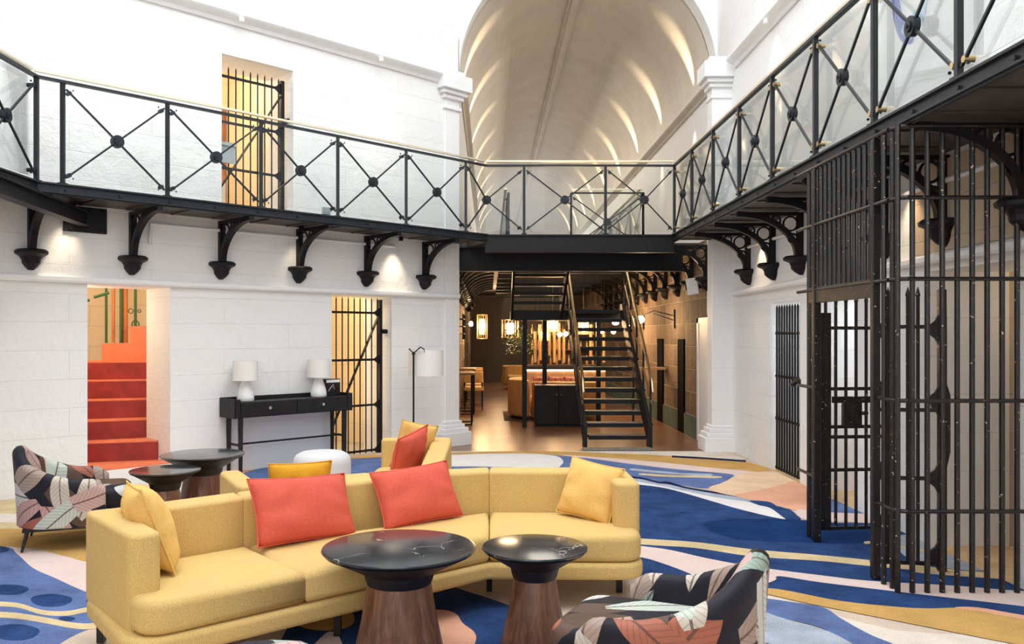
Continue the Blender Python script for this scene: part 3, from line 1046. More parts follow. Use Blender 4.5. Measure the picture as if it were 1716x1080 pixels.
# chamfer run
py = [7.96, 8.67, 9.42, 10.14, 10.88, 11.62]
ps = [(y - WC2, y) for y in py]
pa = [(ps[k], mid2(ps[k], ps[k + 1]), ps[k + 1]) for k in range(5)]
c878 = (0.485, YFE)
pa.append((ps[-1], B2, c878))
railing('black railing with crossed braces in front of the upper barred gate on the left wall', [B1, B2], ps, pa)
ps = [c878, (1.62, YFE)]
railing('short black railing with crossed braces across the corridor arch', [B2, B3], ps + [B3], [(c878, mid2(c878, ps[1]), ps[1]), (ps[1], (2.16, YFE), B3)])
ps = [(XRE, YFE - 1.03 * k) for k in range(14)]
railing('long black railing with crossed braces along the right wall above the cage', [B3, (XRE, YFE - 1.03 * 13)], ps[1:], [(ps[k], mid2(ps[k], ps[k + 1]), ps[k + 1]) for k in range(13)])


# ---- brackets: x = out from the wall, z = up, origin on the wall under the deck
def bracket_parts(t, simple_=False, arm=0.70):
    e = MB()
    e.box(0.0, 0.06, -0.032, 0.032, -0.47, 0.0); e.add([(0.06, -0.012, -0.47), (0.09, -0.012, -0.33), (0.06, -0.012, -0.33), (0.06, 0.012, -0.47), (0.09, 0.012, -0.33), (0.06, 0.012, -0.33)], [(0, 1, 2), (5, 4, 3), (0, 3, 4, 1), (1, 4, 5, 2), (2, 5, 3, 0)])
    e.box(0.0, arm, -0.03, 0.03, -0.035, 0.0)
    e.build('frame_bars', 'black_iron', t)
    # curved arm
    e = MB(); n = 14; P = []
    for k in range(n + 1):
        a = PI / 2 * k / n
        P.append((0.055 + (arm - 0.06) * (1 - math.cos(a)), -0.47 + 0.45 * math.sin(a)))
    for k in range(n):
        (xa, za), (xb, zb) = P[k], P[k + 1]
        e.bar((xa, 0, za), (xb, 0, zb), 0.062, 0.058, up=(0, 0, 1))
    e.build('curved_arm', 'black_iron', t)
    e = MB()
    for (cx, cz, R_) in ((0.13, -0.12, 0.075), (0.285, -0.085, 0.048), (0.105, -0.275, 0.048), (0.385, -0.062, 0.028)):
        e.ring((cx, 0, cz), R_, 0.011)
    e.build('ring_infill', 'black_iron', t)
    e = MB()
    prof = [(-0.465, 0.18, 0.13), (-0.485, 0.205, 0.15), (-0.51, 0.20, 0.145), (-0.535, 0.14, 0.105), (-0.565, 0.125, 0.085), (-0.60, 0.12, 0.08), (-0.635, 0.085, 0.055), (-0.665, 0.035, 0.025)]
    nn = 12; vs = []
    for z, ox_, hw in prof:
        for k in range(nn + 1):
            a = PI * k / nn
            vs.append((ox_ * math.sin(a) ** 0.8 if 0 < k < nn else 0.0, -hw * math.cos(a), z))
    fs = []
    for i in range(len(prof) - 1):
        for k in range(nn):
            a0 = i * (nn + 1) + k
            fs.append((a0, a0 + 1, a0 + nn + 2, a0 + nn + 1))
    fs.append(tuple(range(nn + 1))); fs.append(tuple((len(prof) - 1) * (nn + 1) + k for k in range(nn + 1))[::-1])
    e.add(vs, fs)
    e.build('corbel', 'black_iron', t)


b0 = None
LB = ['above and left of the red staircase doorway', 'above the right jamb of the red staircase doorway', 'above the left end of the black console table', 'above the right-hand lamp of the console', 'above the lower barred gate, left wall', 'at the far end of the left wall beside the corridor']
for k, y in enumerate([8.39, 9.09, 9.81, 10.54, 11.27, 11.98]):
    loc = (y - WC, y, 2.905)
    lab = 'black iron bracket ' + LB[k]
    if b0 is None:
        b0 = thing('iron_bracket', lab, 'bracket', loc, -PI / 4, 'iron brackets under the gallery')
        bracket_parts(b0)
    else:
        copy_tree(b0, None, loc, -PI / 4, lab)
copy_tree(b0, None, (-4.85, 7.3, 2.905), 0, 'black cast iron bracket on the left side wall, closest to the camera on the left')
RB = ['first from the corridor pilaster', 'second from the corridor pilaster', 'third from the corridor pilaster, left of the cage', 'seen through the left side of the cage', 'seen behind the front corner of the cage', 'seen through the front bars of the cage', 'at the right photo edge']
for k, y in enumerate([10.9, 9.95, 9.07, 8.1, 7.15, 6.2, 5.26]):
    copy_tree(b0, None, (XR, y, 2.905), PI, 'black bracket under the right gallery, ' + RB[k])
ORD = ['first', 'second', 'third', 'fourth', 'fifth', 'sixth', 'seventh', 'eighth', 'ninth', 'tenth', 'eleventh', 'twelfth', 'thirteenth', 'fourteenth']
for k in range(12):
    copy_tree(b0, None, (CRL, 12.35 + 0.97 * k, 2.905), PI, 'iron bracket on the corridor right wall, %s from the hall' % ORD[k], 'iron brackets in the corridor')
    copy_tree(b0, None, (CLL, 12.95 + 0.97 * k, 2.905), 0, 'iron bracket on the corridor left wall, %s from the hall' % ORD[k], 'iron brackets in the corridor')

# beam bolted to the left wall below the walkway
t = thing('steel_beam', 'black steel beam bolted to a wall plate under the left walkway', 'beam', (-4.14, 8.76, 2.78))
p, q = Vector((0.02, -0.05, 0)), Vector((1.45, -11.7, 0))
e = MB(); e.bar(p, q, 0.02, 0.12); e.bar(p + Vector((0, 0, 0.065)), q + Vector((0, 0, 0.065)), 0.11, 0.015); e.bar(p - Vector((0, 0, 0.065)), q - Vector((0, 0, 0.065)), 0.11, 0.015)
e.build('beam', 'black_iron', t)
e = MB(); a_, c_ = Vector((-0.16, -0.16, 0)), Vector((0.14, 0.14, 0))
e.bar(a_ + Vector((0.014, -0.014, 0)), c_ + Vector((0.014, -0.014, 0)), 0.02, 0.26)
for s_ in (-0.12, 0.10):
    for z_ in (-0.1, 0.1):
        e.bar((s_ + 0.02, s_ - 0.02, z_), (s_ + 0.035, s_ - 0.035, z_), 0.025)
e.build('wall_plate', 'black_iron', t)

# conduits
e = MB(); z = 2.80
A_ = Vector(lw(cY(9.22), -0.03, z)); B_ = Vector(lw(cY(11.6), -0.03, z))
o_ = Vector((A_.x, A_.y, z))
e.tube([Vector((0, 0, -0.22)), Vector((0, 0, 0)), B_ - A_], 0.02, 8)
for f_ in (0.25, 0.6): e.tube([(B_ - A_) * f_ + Vector((-0.025, 0.025, 0)), (B_ - A_) * f_ + Vector((0.0, 0.0, 0))], 0.02, 8)
o = e.build('conduit_pipe', 'white_trim', smooth=True); o.location = o_
tag(o, 'thin white conduit running behind the brackets on the left wall', 'pipe')
e = MB(); e.tube([(0, 0, 0), (0, -7.2, 0)], 0.02, 8); o = e.build('conduit_pipe', 'white_trim', smooth=True); o.location = (XR - 0.03, 11.2, 2.72)
tag(o, 'thin white conduit on the right wall under the gallery', 'pipe')
x_, y_, z_ = at(545, 354, 10.82)
e = MB(); e.box(-0.05, 0.05, -0.045, 0.0, -0.045, 0.045); e.box(-0.035, 0.035, -0.05, -0.045, -0.03, 0.03); o = e.build('socket_box', 'grey_box', bevel=0.006); o.location = (10.82 - WC, 10.82, z_ - 0.0); o.rotation_euler = (0, 0, R45)
tag(o, 'small grey socket box low on the upper left wall', 'socket')

# ------------------------------------------------------------------ barred gates and the cage
def gate(name, label, W, H, nbars, loc, rz, mat='black_iron', rails=(0.08,), stile=True, brace=True, lock=None, r=0.011, railh=None, top_over=0.25, group=None):
    """x along the gate, hinge stile at x=W"""
    t = thing(name, label, 'gate', loc, rz, group)
    for k in range(nbars):
        x = W * (k + 0.5) / nbars
        e = MB(); e.tube([(x, 0, 0.02), (x, 0, H - 0.03), (x, 0, H)], [r, r, 0.003], 8)
        e.build('bar', mat, t, smooth=True)
    for z in railh:
        e = MB(); e.bar((0, 0, z), (W, 0, z), 0.014, 0.03); e.build('rail', mat, t)
    if stile:
        e = MB(); e.bar((W, 0, 0.0), (W, 0, H - 0.02), 0.045); 
        for z in railh:
            e.add([(W - 0.02, -0.008, z - 0.07), (W - 0.02, -0.008, z + 0.07), (W - 0.10, -0.008, z + 0.01), (W - 0.10, -0.008, z - 0.01),
                   (W - 0.02, 0.008, z - 0.07), (W - 0.02, 0.008, z + 0.07), (W - 0.10, 0.008, z + 0.01), (W - 0.10, 0.008, z - 0.01)],
                  [(0, 1, 2, 3), (7, 6, 5, 4), (0, 4, 5, 1), (1, 5, 6, 2), (2, 6, 7, 3), (3, 7, 4, 0)])
        e.build('hinge_stile', mat, t)
    if brace:
        e = MB(); e.bar((0.02, -0.016, 0.30), (W - 0.03, -0.016, H - 0.22), 0.014, 0.04, up=(0, 1, 0)); e.build('diagonal_brace', mat, t)
    return t


# gate in the left wall beside the console
s0, s1 = OP_GATE[0], OP_GATE[1]
t = gate('barred_gate', 'tall black barred gate with diagonal brace in the lit doorway beside the console', 0.86, 2.10, 9, lw(s0 + 0.02, 0.14, 0.0), R45, railh=(0.05, 0.66, 1.27, 1.90), r=0.009)
e = MB(); e.box(0.86, 0.93, -0.03, 0.03, 1.62, 1.68); e.tube([(0.91, -0.03, 1.65), (0.91, -0.07, 1.65)], 0.03, 12); e.build('hinge_bolt', 'black_iron', t)
s0 = OP_UP[0]
t = gate('barred_gate', 'black barred gate in the upper doorway behind the left gallery railing', 0.86, 1.76, 9, lw(s0 + 0.02, 0.15, 3.0), R45, railh=(0.05, 0.56, 1.10, 1.64), r=0.009)
e = MB(); e.box(0.86, 0.93, -0.03, 0.03, 1.22, 1.28); e.tube([(0.91, -0.03, 1.25), (0.91, -0.07, 1.25)], 0.03, 12); e.build('hinge_bolt', 'black_iron', t)
e = MB(); e.box(0.0, 0.22, -0.03, -0.01, 0.62, 0.84); e.box(0.0, 0.22, -0.045, -0.03, 0.82, 0.86); e.build('lock_plate', 'grey_box', t)
# pieces seen inside those cells
x_, y_ = lw(4.25, 1.6)[:2]
for k, (s_, col_) in enumerate(((4.3, 'cream_stone'), (4.62, 'cream_stone'))):
    e = MB(); e.box(-0.09, 0.09, -0.03, 0.03, 0, 2.3)
    o = e.build('wall_pier', 'cream_stone'); struct(o, lw(s_, 1.9), R45)
e = MB(); e.tube([(0, 0, 0.0), (0.02, -0.02, -0.55), (0.0, 0, -1.0)], 0.012, 8); o = e.build('hanging_rope', 'tan_leather', smooth=True); o.location = lw(4.28, 0.55, 2.10)
tag(o, 'pale brown rope hanging behind the bars of the lower left gate', 'rope')
# upper cell: pink pipe and a green leafy branch
e = MB(); e.cyl((0, 0), 0.045, 0, 1.5, 14); o = e.build('wall_pipe', 'orange_paint', smooth=True); o.location = lw(3.05, 1.0, 3.0)
tag(o, 'rusty pink pipe behind the bars of the upper gate', 'pipe')
light('cell_lamp', 'POINT', lw(4.45, 1.0, 2.2), 22, (1, 0.80, 0.52), 0.12)
light('cell_lamp', 'POINT', lw(4.45, 1.0, 0.9), 10, (1, 0.80, 0.52), 0.12)
light('upper_cell_lamp', 'POINT', lw(3.0, 1.2, 4.9), 24, (1, 0.84, 0.62), 0.12)
light('upper_cell_lamp', 'POINT', lw(2.8, 1.2, 3.6), 8, (1, 0.84, 0.62), 0.12)
light('stairwell_lamp', 'POINT', lw(1.7, 1.5, 2.9), 40, (1, 0.84, 0.60), 0.2)
light('stairwell_lamp', 'POINT', lw(1.15, 0.85, 1.95), 14, (1, 0.84, 0.60), 0.2)

# gates on the right wall
t = gate('barred_gate', 'black barred gate in the white right wall, nearest the corridor pilaster', 0.94, 1.95, 11, (XR + 0.06, 10.10, 0.0), -PI / 2, railh=(0.04, 0.62, 1.12, 1.62), brace=False, r=0.0135)
e = MB(); e.box(0.78, 0.98, -0.07, -0.03, 1.05, 1.13); e.tube([(0.86, -0.07, 1.09), (0.86, -0.13, 1.05)], 0.025, 10); e.build('lock_bolt', 'chipped_iron', t)
# heavy dark door leaf folded back beside it
t = gate('barred_gate', 'dark heavy barred gate standing open behind the left side of the cage', 0.70, 1.92, 10, (XR - 0.02, 8.72, 0.016), -PI / 2 - 0.30, railh=(0.2, 0.9, 1.6), brace=False, r=0.026)

# the cage: x from the corner into the wall, y away from the camera
CX, CY = 2.51, 5.25
cage = thing('barred_cage', 'tall porch of chipped black iron bars standing against the right wall', 'cage', (CX, CY, 0.016))
CH = 2.86
RZ = (0.50, 1.18, 1.93, 2.43, 2.87)
def cbar(x, y, z0, z1, r=0.0172):
    e = MB(); e.tube([(x, y, z0), (x, y, (z0 + z1) / 2), (x, y, z1)], [r * 1.02, r * 0.95, r], 8)
    e.build('bar', 'chipped_iron', cage, smooth=True)


nfront = 9
for k in range(nfront):
    cbar(0.0 + 0.092 * k + (0.0 if k else 0.002), 0.0, 0.0, CH + 0.02)
for k in range(2):
    cbar(0.0 + (0.012 if k == 0 else 0.0), 0.09 * (k + 1), 0.0, CH)
for k in range(2, 17):
    y = 0.29 + 0.083 * (k - 2)
    if y > 1.64: break
    z0 = 0.0 if y > 1.34 else 1.93
    if 0.27 < y < 0.33: continue
    cbar(0.0, y, z0, CH)
for y, w_ in ((0.30, 0.05), (1.30, 0.055)):
    e = MB(); e.bar((0, y, 0), (0, y, CH), w_, w_); e.build('post', 'chipped_iron', cage, bevel=0.006, seg=1)
for z in RZ:
    e = MB()
    for a_, c_ in (((0.82, 0.0), (0.06, 0.0)), ((0.06, 0.0), (0.015, 0.02)), ((0.015, 0.02), (0.0, 0.09)), ((0.0, 0.09), (0.0, 0.30))):
        e.tube([(a_[0], a_[1] - 0.012, z), (c_[0], c_[1] - 0.012, z)], 0.013, 8)
    if z > 1.5:
        e.tube([(-0.012, 0.09, z), (-0.012, 1.66, z)], 0.013, 8)
    else:
        e.tube([(-0.012, 1.30, z), (-0.012, 1.66, z)], 0.013, 8)
    e.build('rail', 'chipped_iron', cage, smooth=True)
e = MB(); e.box(-0.02, 0.02, 0.30, 1.42, 1.83, 1.95); e.build('header_plate', 'chipped_iron', cage, bevel=0.004, seg=1)
# stiffening post inside with gusset plates
def spiked_gate(name, label, W, loc, rz, lockbox):
    t = thing(name, label, 'gate', loc, rz)
    H = 1.84
    n = 6
    for k in range(n):
        x = 0.05 + (W - 0.14) * k / (n - 1)
        e = MB(); e.tube([(x, 0, 0.05), (x, 0, H), (x, 0, H + 0.015), (x, 0, H + 0.07)], [0.013, 0.013, 0.017, 0.002], 8)
        e.build('bar', 'chipped_iron', t, smooth=True)
    zs = (0.05, 0.62, 1.08, 1.64) if not lockbox else (0.06, 0.52, 0.78, 0.86, 1.16, 1.64)
    for z in zs:
        e = MB(); e.bar((0, 0, z), (W, 0, z), 0.016, 0.026); e.build('rail', 'chipped_iron', t)
    e = MB(); e.bar((W, 0, 0.0), (W, 0, H + 0.05), 0.05, 0.05); e.build('stile', 'chipped_iron', t, bevel=0.006, seg=1)
    for z in ((0.10, 0.62, 1.14, 1.62) if not lockbox else (0.10, 0.52, 1.16, 1.62)):
        e = MB(); e.plate([(W - 0.02, z - 0.11), (W - 0.02, z + 0.11), (W - 0.045, z + 0.06), (W - 0.10, z + 0.015), (W - 0.10, z - 0.015), (W - 0.045, z - 0.06)], 'y', -0.01, 0.01)
        e.build('gusset', 'chipped_iron', t)
    if not lockbox:
        e = MB(); e.plate([(W + 0.02, 0.66), (W + 0.02, 1.28), (W + 0.05, 1.18), (W + 0.05, 0.80)], 'y', -0.012, 0.012); e.build('hinge_plate', 'chipped_iron', t)
    else:
        e = MB(); e.box(0.18, 0.33, -0.04, 0.0, 0.86, 1.10); e.box(0.10, 0.42, -0.03, 0.0, 1.05, 1.10); e.tube([(0.31, -0.05, 0.97), (0.37, -0.05, 0.97)], 0.015, 8)
        e.build('lock_box', 'chipped_iron', t)
        e = MB(); e.box(0.0, 0.09, -0.012, 0.012, 0.06, 1.76); e.build('edge_plate', 'chipped_iron', t)
    return t


spiked_gate('spiked_gate', 'spike-topped iron gate leaf with a lock box, standing in the cage doorway', 0.56, (2.60, 6.72, 0.016), 0.10, True)
spiked_gate('spiked_gate', 'spike-topped iron gate leaf with gusset plates, inside the front of the cage', 0.46, (2.58, 5.78, 0.016), -0.12, False)
light('passage_lamp', 'POINT', (XR + 0.9, 5.95, 1.9), 4, (1, 0.78, 0.52), 0.1)
light('store_lamp', 'POINT', (XR + 1.0, 8.2, 2.0), 26, (0.95, 0.97, 1.0), 0.2)
light('gate_room_lamp', 'POINT', (XR + 1.1, 9.6, 2.0), 26, (0.95, 0.97, 1.0), 0.2)

# mural seen through the right railing glass
e = MB()
for pts, mi in (([(0, 0.9), (0.10, 0.7), (0.16, 0.35), (0.28, 0.1), (0.46, 0.0), (0.50, 0.06), (0.36, 0.2), (0.27, 0.45), (0.22, 0.75), (0.12, 0.95)], 0),
                ([(0.3, 0.15), (0.5, 0.05), (0.66, 0.12), (0.72, 0.3), (0.6, 0.24), (0.42, 0.22)], 1),
                ([(0.9, 0.6), (1.0, 1.1), (1.3, 1.2), (1.35, 1.1), (1.08, 1.0), (0.98, 0.62)], 1),
                ([(1.3, 0.3), (1.38, 0.9), (1.46, 0.85), (1.4, 0.3)], 2), ([(1.2, 0.9), (1.5, 1.0), (1.5, 1.1), (1.2, 1.0)], 2)):
    g = catmull(pts, 3)
    tr = tessellate_polygon([[Vector((p[0], p[1], 0)) for p in g]])
    e.add([(p[0], -0.003 - 0.001 * mi, p[1]) for p in g], [tuple(x) for x in tr], mi)
o = e.build('wall_mural', ['mural_blue', 'mural_sky', 'mural_red'])
o.location = (XR, 7.2, 3.9); o.rotation_euler = (0, 0, -PI / 2)
tag(o, 'painted mural in blue, red and white high on the right wall', 'mural')

# ------------------------------------------------------------------ red staircase
st = thing('staircase', 'winding staircase painted red and orange inside the left doorway', 'staircase', (-4.3, 9.3, 0.0))
def sp(x, y, z, Yv=None):
    return None
ez = [0.2 + 0.216 * k for k in range(8)]
ey = [None, (9.25, 9.60), (9.42, 9.90), (9.68, 10.12), (9.92, 10.32), (10.14, 10.50), (10.40, 10.64), (10.66, 10.80)]
exl = [None, -0.52, -0.52, -0.52, -0.52, -0.52, -0.4545, -0.4215]
exr = [None, -0.387, -0.392, -0.385, -0.37, -0.36, -0.35, -0.34]
# lowest step: white riser flush with the wall, orange tread
P = [lw(OP_STAIR[0] + 0.003, 0.0), lw(OP_STAIR[1] - 0.003, 0.0), lw(OP_STAIR[1] - 0.003, 0.60), lw(OP_STAIR[1] + 0.35, 0.72), lw(OP_STAIR[0] + 0.25, 2.6), lw(0.25, 2.6), lw(0.25, 0.66), lw(OP_STAIR[0] + 0.003, 0.60)]
q = [(p[0] + 4.3, p[1] - 9.3) for p in P]
MB().prism(q, 0.004, 0.185).build('bottom_riser', 'white_stone', st, label='white painted bottom step')
MB().prism(q, 0.185, 0.2).build('tread', 'stair_orange', st)
k = math.sqrt(0.5)
for i in range(1, 8):
    yl, yr = ey[i]
    pl = (exl[i] * yl, yl); pr = (exr[i] * yr, yr)
    d = Vector((pr[0] - pl[0], pr[1] - pl[1], 0)).normalized()
    nb = Vector((-d.y, d.x, 0))
    dep = 1.9 - 0.25 * i if i < 6 else 0.55
    f = [pl, pr, (pr[0] + nb.x * dep, pr[1] + nb.y * dep), (pl[0] + nb.x * dep, pl[1] + nb.y * dep)]
    # keep the step inside the well: 0.62..3.5 deep behind the wall face
    def clipw(poly):
        # depth d = ((y - x) - (8.05+4.85)) * k ; along s
        poly = clip(poly, 1, -1, -(12.9 + (0.04 if i < 2 else 0.64) / k))
        poly = clip(poly, -1, 1, 12.9 + 3.48 / k)
        poly = clip(poly, -1, -1, -(XL + 8.05 + (OP_STAIR[0] + 0.005 if i < 2 else 0.23) / k))
        poly = clip(poly, 1, 1, XL + 8.05 + (OP_STAIR[1] - 0.005 if i < 2 else 2.75) / k)
        return poly
    f = clipw(f)
    f = [(p[0] + 4.3, p[1] - 9.3) for p in f]
    if len(f) < 3: continue
    MB().prism(f, ez[i - 1], ez[i] - 0.014).build('riser', 'stair_red' if i < 6 else 'stair_orange', st, label='dark red riser' if i < 6 else 'orange-red riser')
    MB().prism(f, ez[i] - 0.014, ez[i]).build('tread', 'stair_orange', st, label='orange tread')
# poles and rails at the head of the stair
for nm, px_, Y_, z0_, z1_, r_, mt, lab, cat in (
        ('handrail_post', 178, 10.9, 1.5, 2.9, 0.016, 'green_paint', 'leftmost thin green post at the head of the red staircase', 'post'),
        ('wall_pipe', 190, 10.95, 1.5, 2.9, 0.020, 'orange_paint', 'thin orange pipe between the two left green posts', 'pipe'),
        ('handrail_post', 203, 10.9, 1.5, 2.9, 0.020, 'green_paint', 'middle green post beside the wide orange pipe', 'post'),
        ('wall_pipe', 209.5, 10.98, 1.5, 2.9, 0.035, 'orange_paint', 'wide orange pipe at the head of the red staircase', 'pipe'),
        ('handrail_post', 227, 11.0, 1.71, 2.9, 0.018, 'green_paint', 'green post with scroll foot on the topmost red step', 'post')):
    x_ = (px_ - PX) / F * Y_
    t = thing(nm, lab, cat, (x_, Y_, z0_))
    e = MB(); e.cyl((0, 0), r_, 0, z1_ - z0_, 12); e.build('shaft', mt, t, smooth=True)
    if px_ == 227:
        e = MB(); e.ring((0, 0, 0.03), 0.045, 0.008); e.ring((-0.06, 0, 0.20), 0.03, 0.006); e.ring((0.05, 0, 0.2), 0.02, 0.006); e.build('scroll_foot', mt, t)
t = thing('handrail', 'green bent handrail on the stairwell wall, upper left of the doorway', 'handrail', (-5.0, 10.2, 1.9))
e = MB(); e.tube([(-0.25, 0.1, -0.02), (0.12, 0.22, 0.13)], 0.018, 8); e.tube([(0.18, 0.2, 0.16), (0.34, 0.26, 0.22)], 0.018, 8)
e.build('rail', 'green_paint', t, smooth=True)

# ------------------------------------------------------------------ furniture
def rounded(poly, r, n=5):
    """round the corners of a plan polygon; r may be per corner"""
    out = []
    L = len(poly)
    for i in range(L):
        p0, p1, p2 = Vector(poly[i - 1]), Vector(poly[i]), Vector(poly[(i + 1) % L])
        rr = r[i] if isinstance(r, (list, tuple)) else r
        if rr <= 0:
            out.append(tuple(p1)); continue
        a, b_ = (p0 - p1).normalized(), (p2 - p1).normalized()
        d = min(rr, (p0 - p1).length * 0.49, (p2 - p1).length * 0.49)
        A, B = p1 + a * d, p1 + b_ * d
        for k in range(n + 1):
            t = k / n
            out.append(tuple((1 - t) ** 2 * A + 2 * t * (1 - t) * p1 + t * t * B))
    return out


def soft_prism(poly, z0, z1, r=0.04, n=4, crown=0.0):
    """plan polygon with softly rounded top and bottom edges"""
    L = len(poly)
    area = sum(poly[i][0] * poly[(i + 1) % L][1] - poly[(i + 1) % L][0] * poly[i][1] for i in range(L))
    if area < 0: poly = poly[::-1]
    P = [Vector(p) for p in poly]
    nr = []
    for i in range(L):
        a = (P[i] - P[i - 1]); b_ = (P[(i + 1) % L] - P[i])
        a = a.normalized() if a.length > 1e-9 else Vector((0, 0)); b_ = b_.normalized() if b_.length > 1e-9 else a
        v_ = Vector((-(a + b_).y, (a + b_).x))
        if v_.length > 1e-6:
            v_.normalize(); cs = max(0.5, Vector((-b_.y, b_.x)).dot(v_)); v_ = v_ / cs
        nr.append(v_)
    rows = []
    for k in range(n + 1):
        t = PI / 2 * k / n
        rows.append((r * (1 - math.sin(t)), z0 + r * (1 - math.cos(t))))
    for k in range(n + 1):
        t = PI / 2 * k / n
        rows.append((r * (1 - math.cos(t)), z1 - r * (1 - math.sin(t))))
    vs, fs = [], []
    for ins, z in rows:
        for i in range(L):
            q_ = P[i] + nr[i] * ins
            vs.append((q_.x, q_.y, z))
    for j in range(len(rows) - 1):
        for i in range(L):
            fs.append((j * L + i, j * L + (i + 1) % L, (j + 1) * L + (i + 1) % L, (j + 1) * L + i))
    fs.append(tuple(range(L))[::-1])
    fs.append(tuple((len(rows) - 1) * L + i for i in range(L)))
    return MB().add(vs, fs)


def piping(pts, r=0.006):
    return MB().tube(pts, r, 6)


def sofa(name, label, loc, segs, arms, legs, base):
    """segs: [(front_a, front_b, back_b, back_a, radii)]; plan points relative to loc"""
    t = thing(name, label, 'sofa', loc)
    soft_prism(rounded(base[0], base[1], 8), 0.165, 0.262, 0.028).build('frame', 'sofa_yellow', t, smooth='soft')
    for poly, rad in segs['seat']:
        soft_prism(rounded(poly, rad, 8), 0.258, 0.425, 0.045, 5).build('seat_cushion', 'sofa_yellow', t, smooth='soft')
    for poly, rad in segs['back']:
        soft_prism(rounded(poly, rad, 5), 0.24, 0.69, 0.028, 4).build('backrest', 'sofa_yellow', t, smooth='soft')
    for poly, rad in arms:
        soft_prism(rounded(poly, rad, 6), 0.24, 0.694, 0.028, 4).build('armrest', 'sofa_yellow', t, smooth='soft')
    for x, y in segs['fill']:
        MB().cyl((x, y), 0.05, 0.25, 0.655, 12).build('seam_filler', 'sofa_yellow', t)
    for x, y in legs:
        e = MB(); e.box(x - 0.018, x + 0.018, y - 0.018, y + 0.018, 0, 0.17); e.build('leg', 'black_leg', t)
    return t


# near sofa; plan points in metres, origin at the bend of its front edge
O1 = (0.0, 4.95)
R1 = lambda *p: [(x - O1[0], y - O1[1]) for x, y in p]
g = 0.0015
seat = [
    (R1((0.90, 4.93), (0.90, 5.60), (0.0 + g, 5.62), (0.0 + g, 4.95)), [0.16, 0, 0, 0]),
    (R1((0.0 - g, 4.95), (0.0 - g, 5.62), (-1.34 + g, 4.72), (-0.90 + g, 4.18)), [0, 0, 0, 0]),
    (R1((-0.90 - g, 4.18), (-1.34 - g, 4.72), (-1.90, 4.22), (-1.50, 3.66)), [0, 0, 0, 0.16]),
]
back = [
    (R1((0.90, 5.60), (0.86, 5.78), (0.0 + g, 5.80), (0.0 + g, 5.62)), [0, 0.12, 0, 0]),
    (R1((0.0 - g, 5.62), (0.0 - g, 5.80), (-0.45, 5.66), (-0.90, 5.36), (-1.45, 4.88), (-1.36 + g, 4.72), (-0.82, 5.19), (-0.40, 5.48)), 0),
    (R1((-1.36 - g, 4.72), (-1.45 - g, 4.88), (-2.03, 4.36), (-1.91, 4.22)), 0),
]
arms = [
    (R1((0.76, 5.14), (0.91, 5.12), (0.91, 5.74), (0.74, 5.66)), [0.06, 0.06, 0.14, 0]),
    (R1((-2.06, 4.33), (-1.60, 3.79), (-1.48, 3.87), (-1.93, 4.42)), [0.06, 0.05, 0.05, 0]),
]
base = (R1((0.91, 4.91), (0.91, 5.79), (0.0, 5.80), (-0.45, 5.66), (-0.90, 5.36), (-1.45, 4.88), (-2.07, 4.34), (-1.53, 3.62), (-0.90, 4.16), (0.0, 4.93)), [0.18, 0.14, 0, 0, 0, 0, 0.12, 0.18, 0, 0])
s1 = sofa('sectional_sofa', 'long curved mustard yellow sofa in the foreground behind the two marble tables', (O1[0], O1[1], 0.016), {'seat': seat, 'back': back, 'fill': R1((0.0, 5.71), (-1.395, 4.795))}, arms, R1((0.80, 5.26), (0.0, 5.28), (-0.80, 4.50), (-2.0, 4.40), (0.8, 5.70), (-1.45, 3.85), (-0.9, 5.2)), base)

# sofa behind, facing away
O2 = (-0.34, 6.5)
R2 = lambda *p: [(x - O2[0], y - O2[1]) for x, y in p]
seat = [
    (R2((-1.02, 7.74), (-0.52, 7.74), (-0.52, 6.10 + g), (-1.02, 6.70 + g)), [0.14, 0, 0, 0]),
    (R2((-1.02, 6.70 - g), (-0.52, 6.10 - g), (-0.86, 5.86), (-1.25, 6.42)), 0),
    (R2((-1.24, 6.42), (-0.85, 5.86), (-1.50, 5.49), (-1.95, 6.08)), [0, 0, 0, 0.14]),
]
back = [
    (R2((-0.52, 7.76), (-0.34, 7.76), (-0.34, 6.08 + g), (-0.50, 6.14 + g)), [0, 0.10, 0, 0]),
    (R2((-0.50, 6.14), (-0.34, 6.07), (-0.75, 5.72), (-0.85, 5.87)), 0),
    (R2((-0.84, 5.87), (-0.74, 5.72), (-1.55, 5.32), (-1.60, 5.47)), 0),
]
arms = [
    (R2((-0.98, 7.70), (-0.98, 7.84), (-0.34, 7.84), (-0.36, 7.70)), [0.05, 0.05, 0.06, 0]),
    (R2((-1.57, 5.31), (-1.87, 5.90), (-1.74, 5.96), (-1.45, 5.40)), [0.06, 0.05, 0.05, 0]),
]
base = (R2((-1.03, 7.80), (-0.34, 7.82), (-0.34, 6.07), (-0.75, 5.72), (-1.56, 5.31), (-1.96, 6.08), (-1.25, 6.44), (-1.03, 6.73)), [0.14, 0.12, 0, 0, 0.10, 0.14, 0, 0])
s2 = sofa('sectional_sofa', 'yellow sofa standing back to back behind the foreground sofa, facing away', (O2[0], O2[1], 0.016), {'seat': seat, 'back': back, 'fill': R2((-0.42, 6.10), (-0.79, 5.79))}, arms, R2((-0.95, 7.72), (-0.42, 7.72), (-0.5, 6.3), (-0.88, 5.93), (-1.75, 6.0), (-1.50, 5.5)), base)
s2.scale = (1, 1, 0.93)


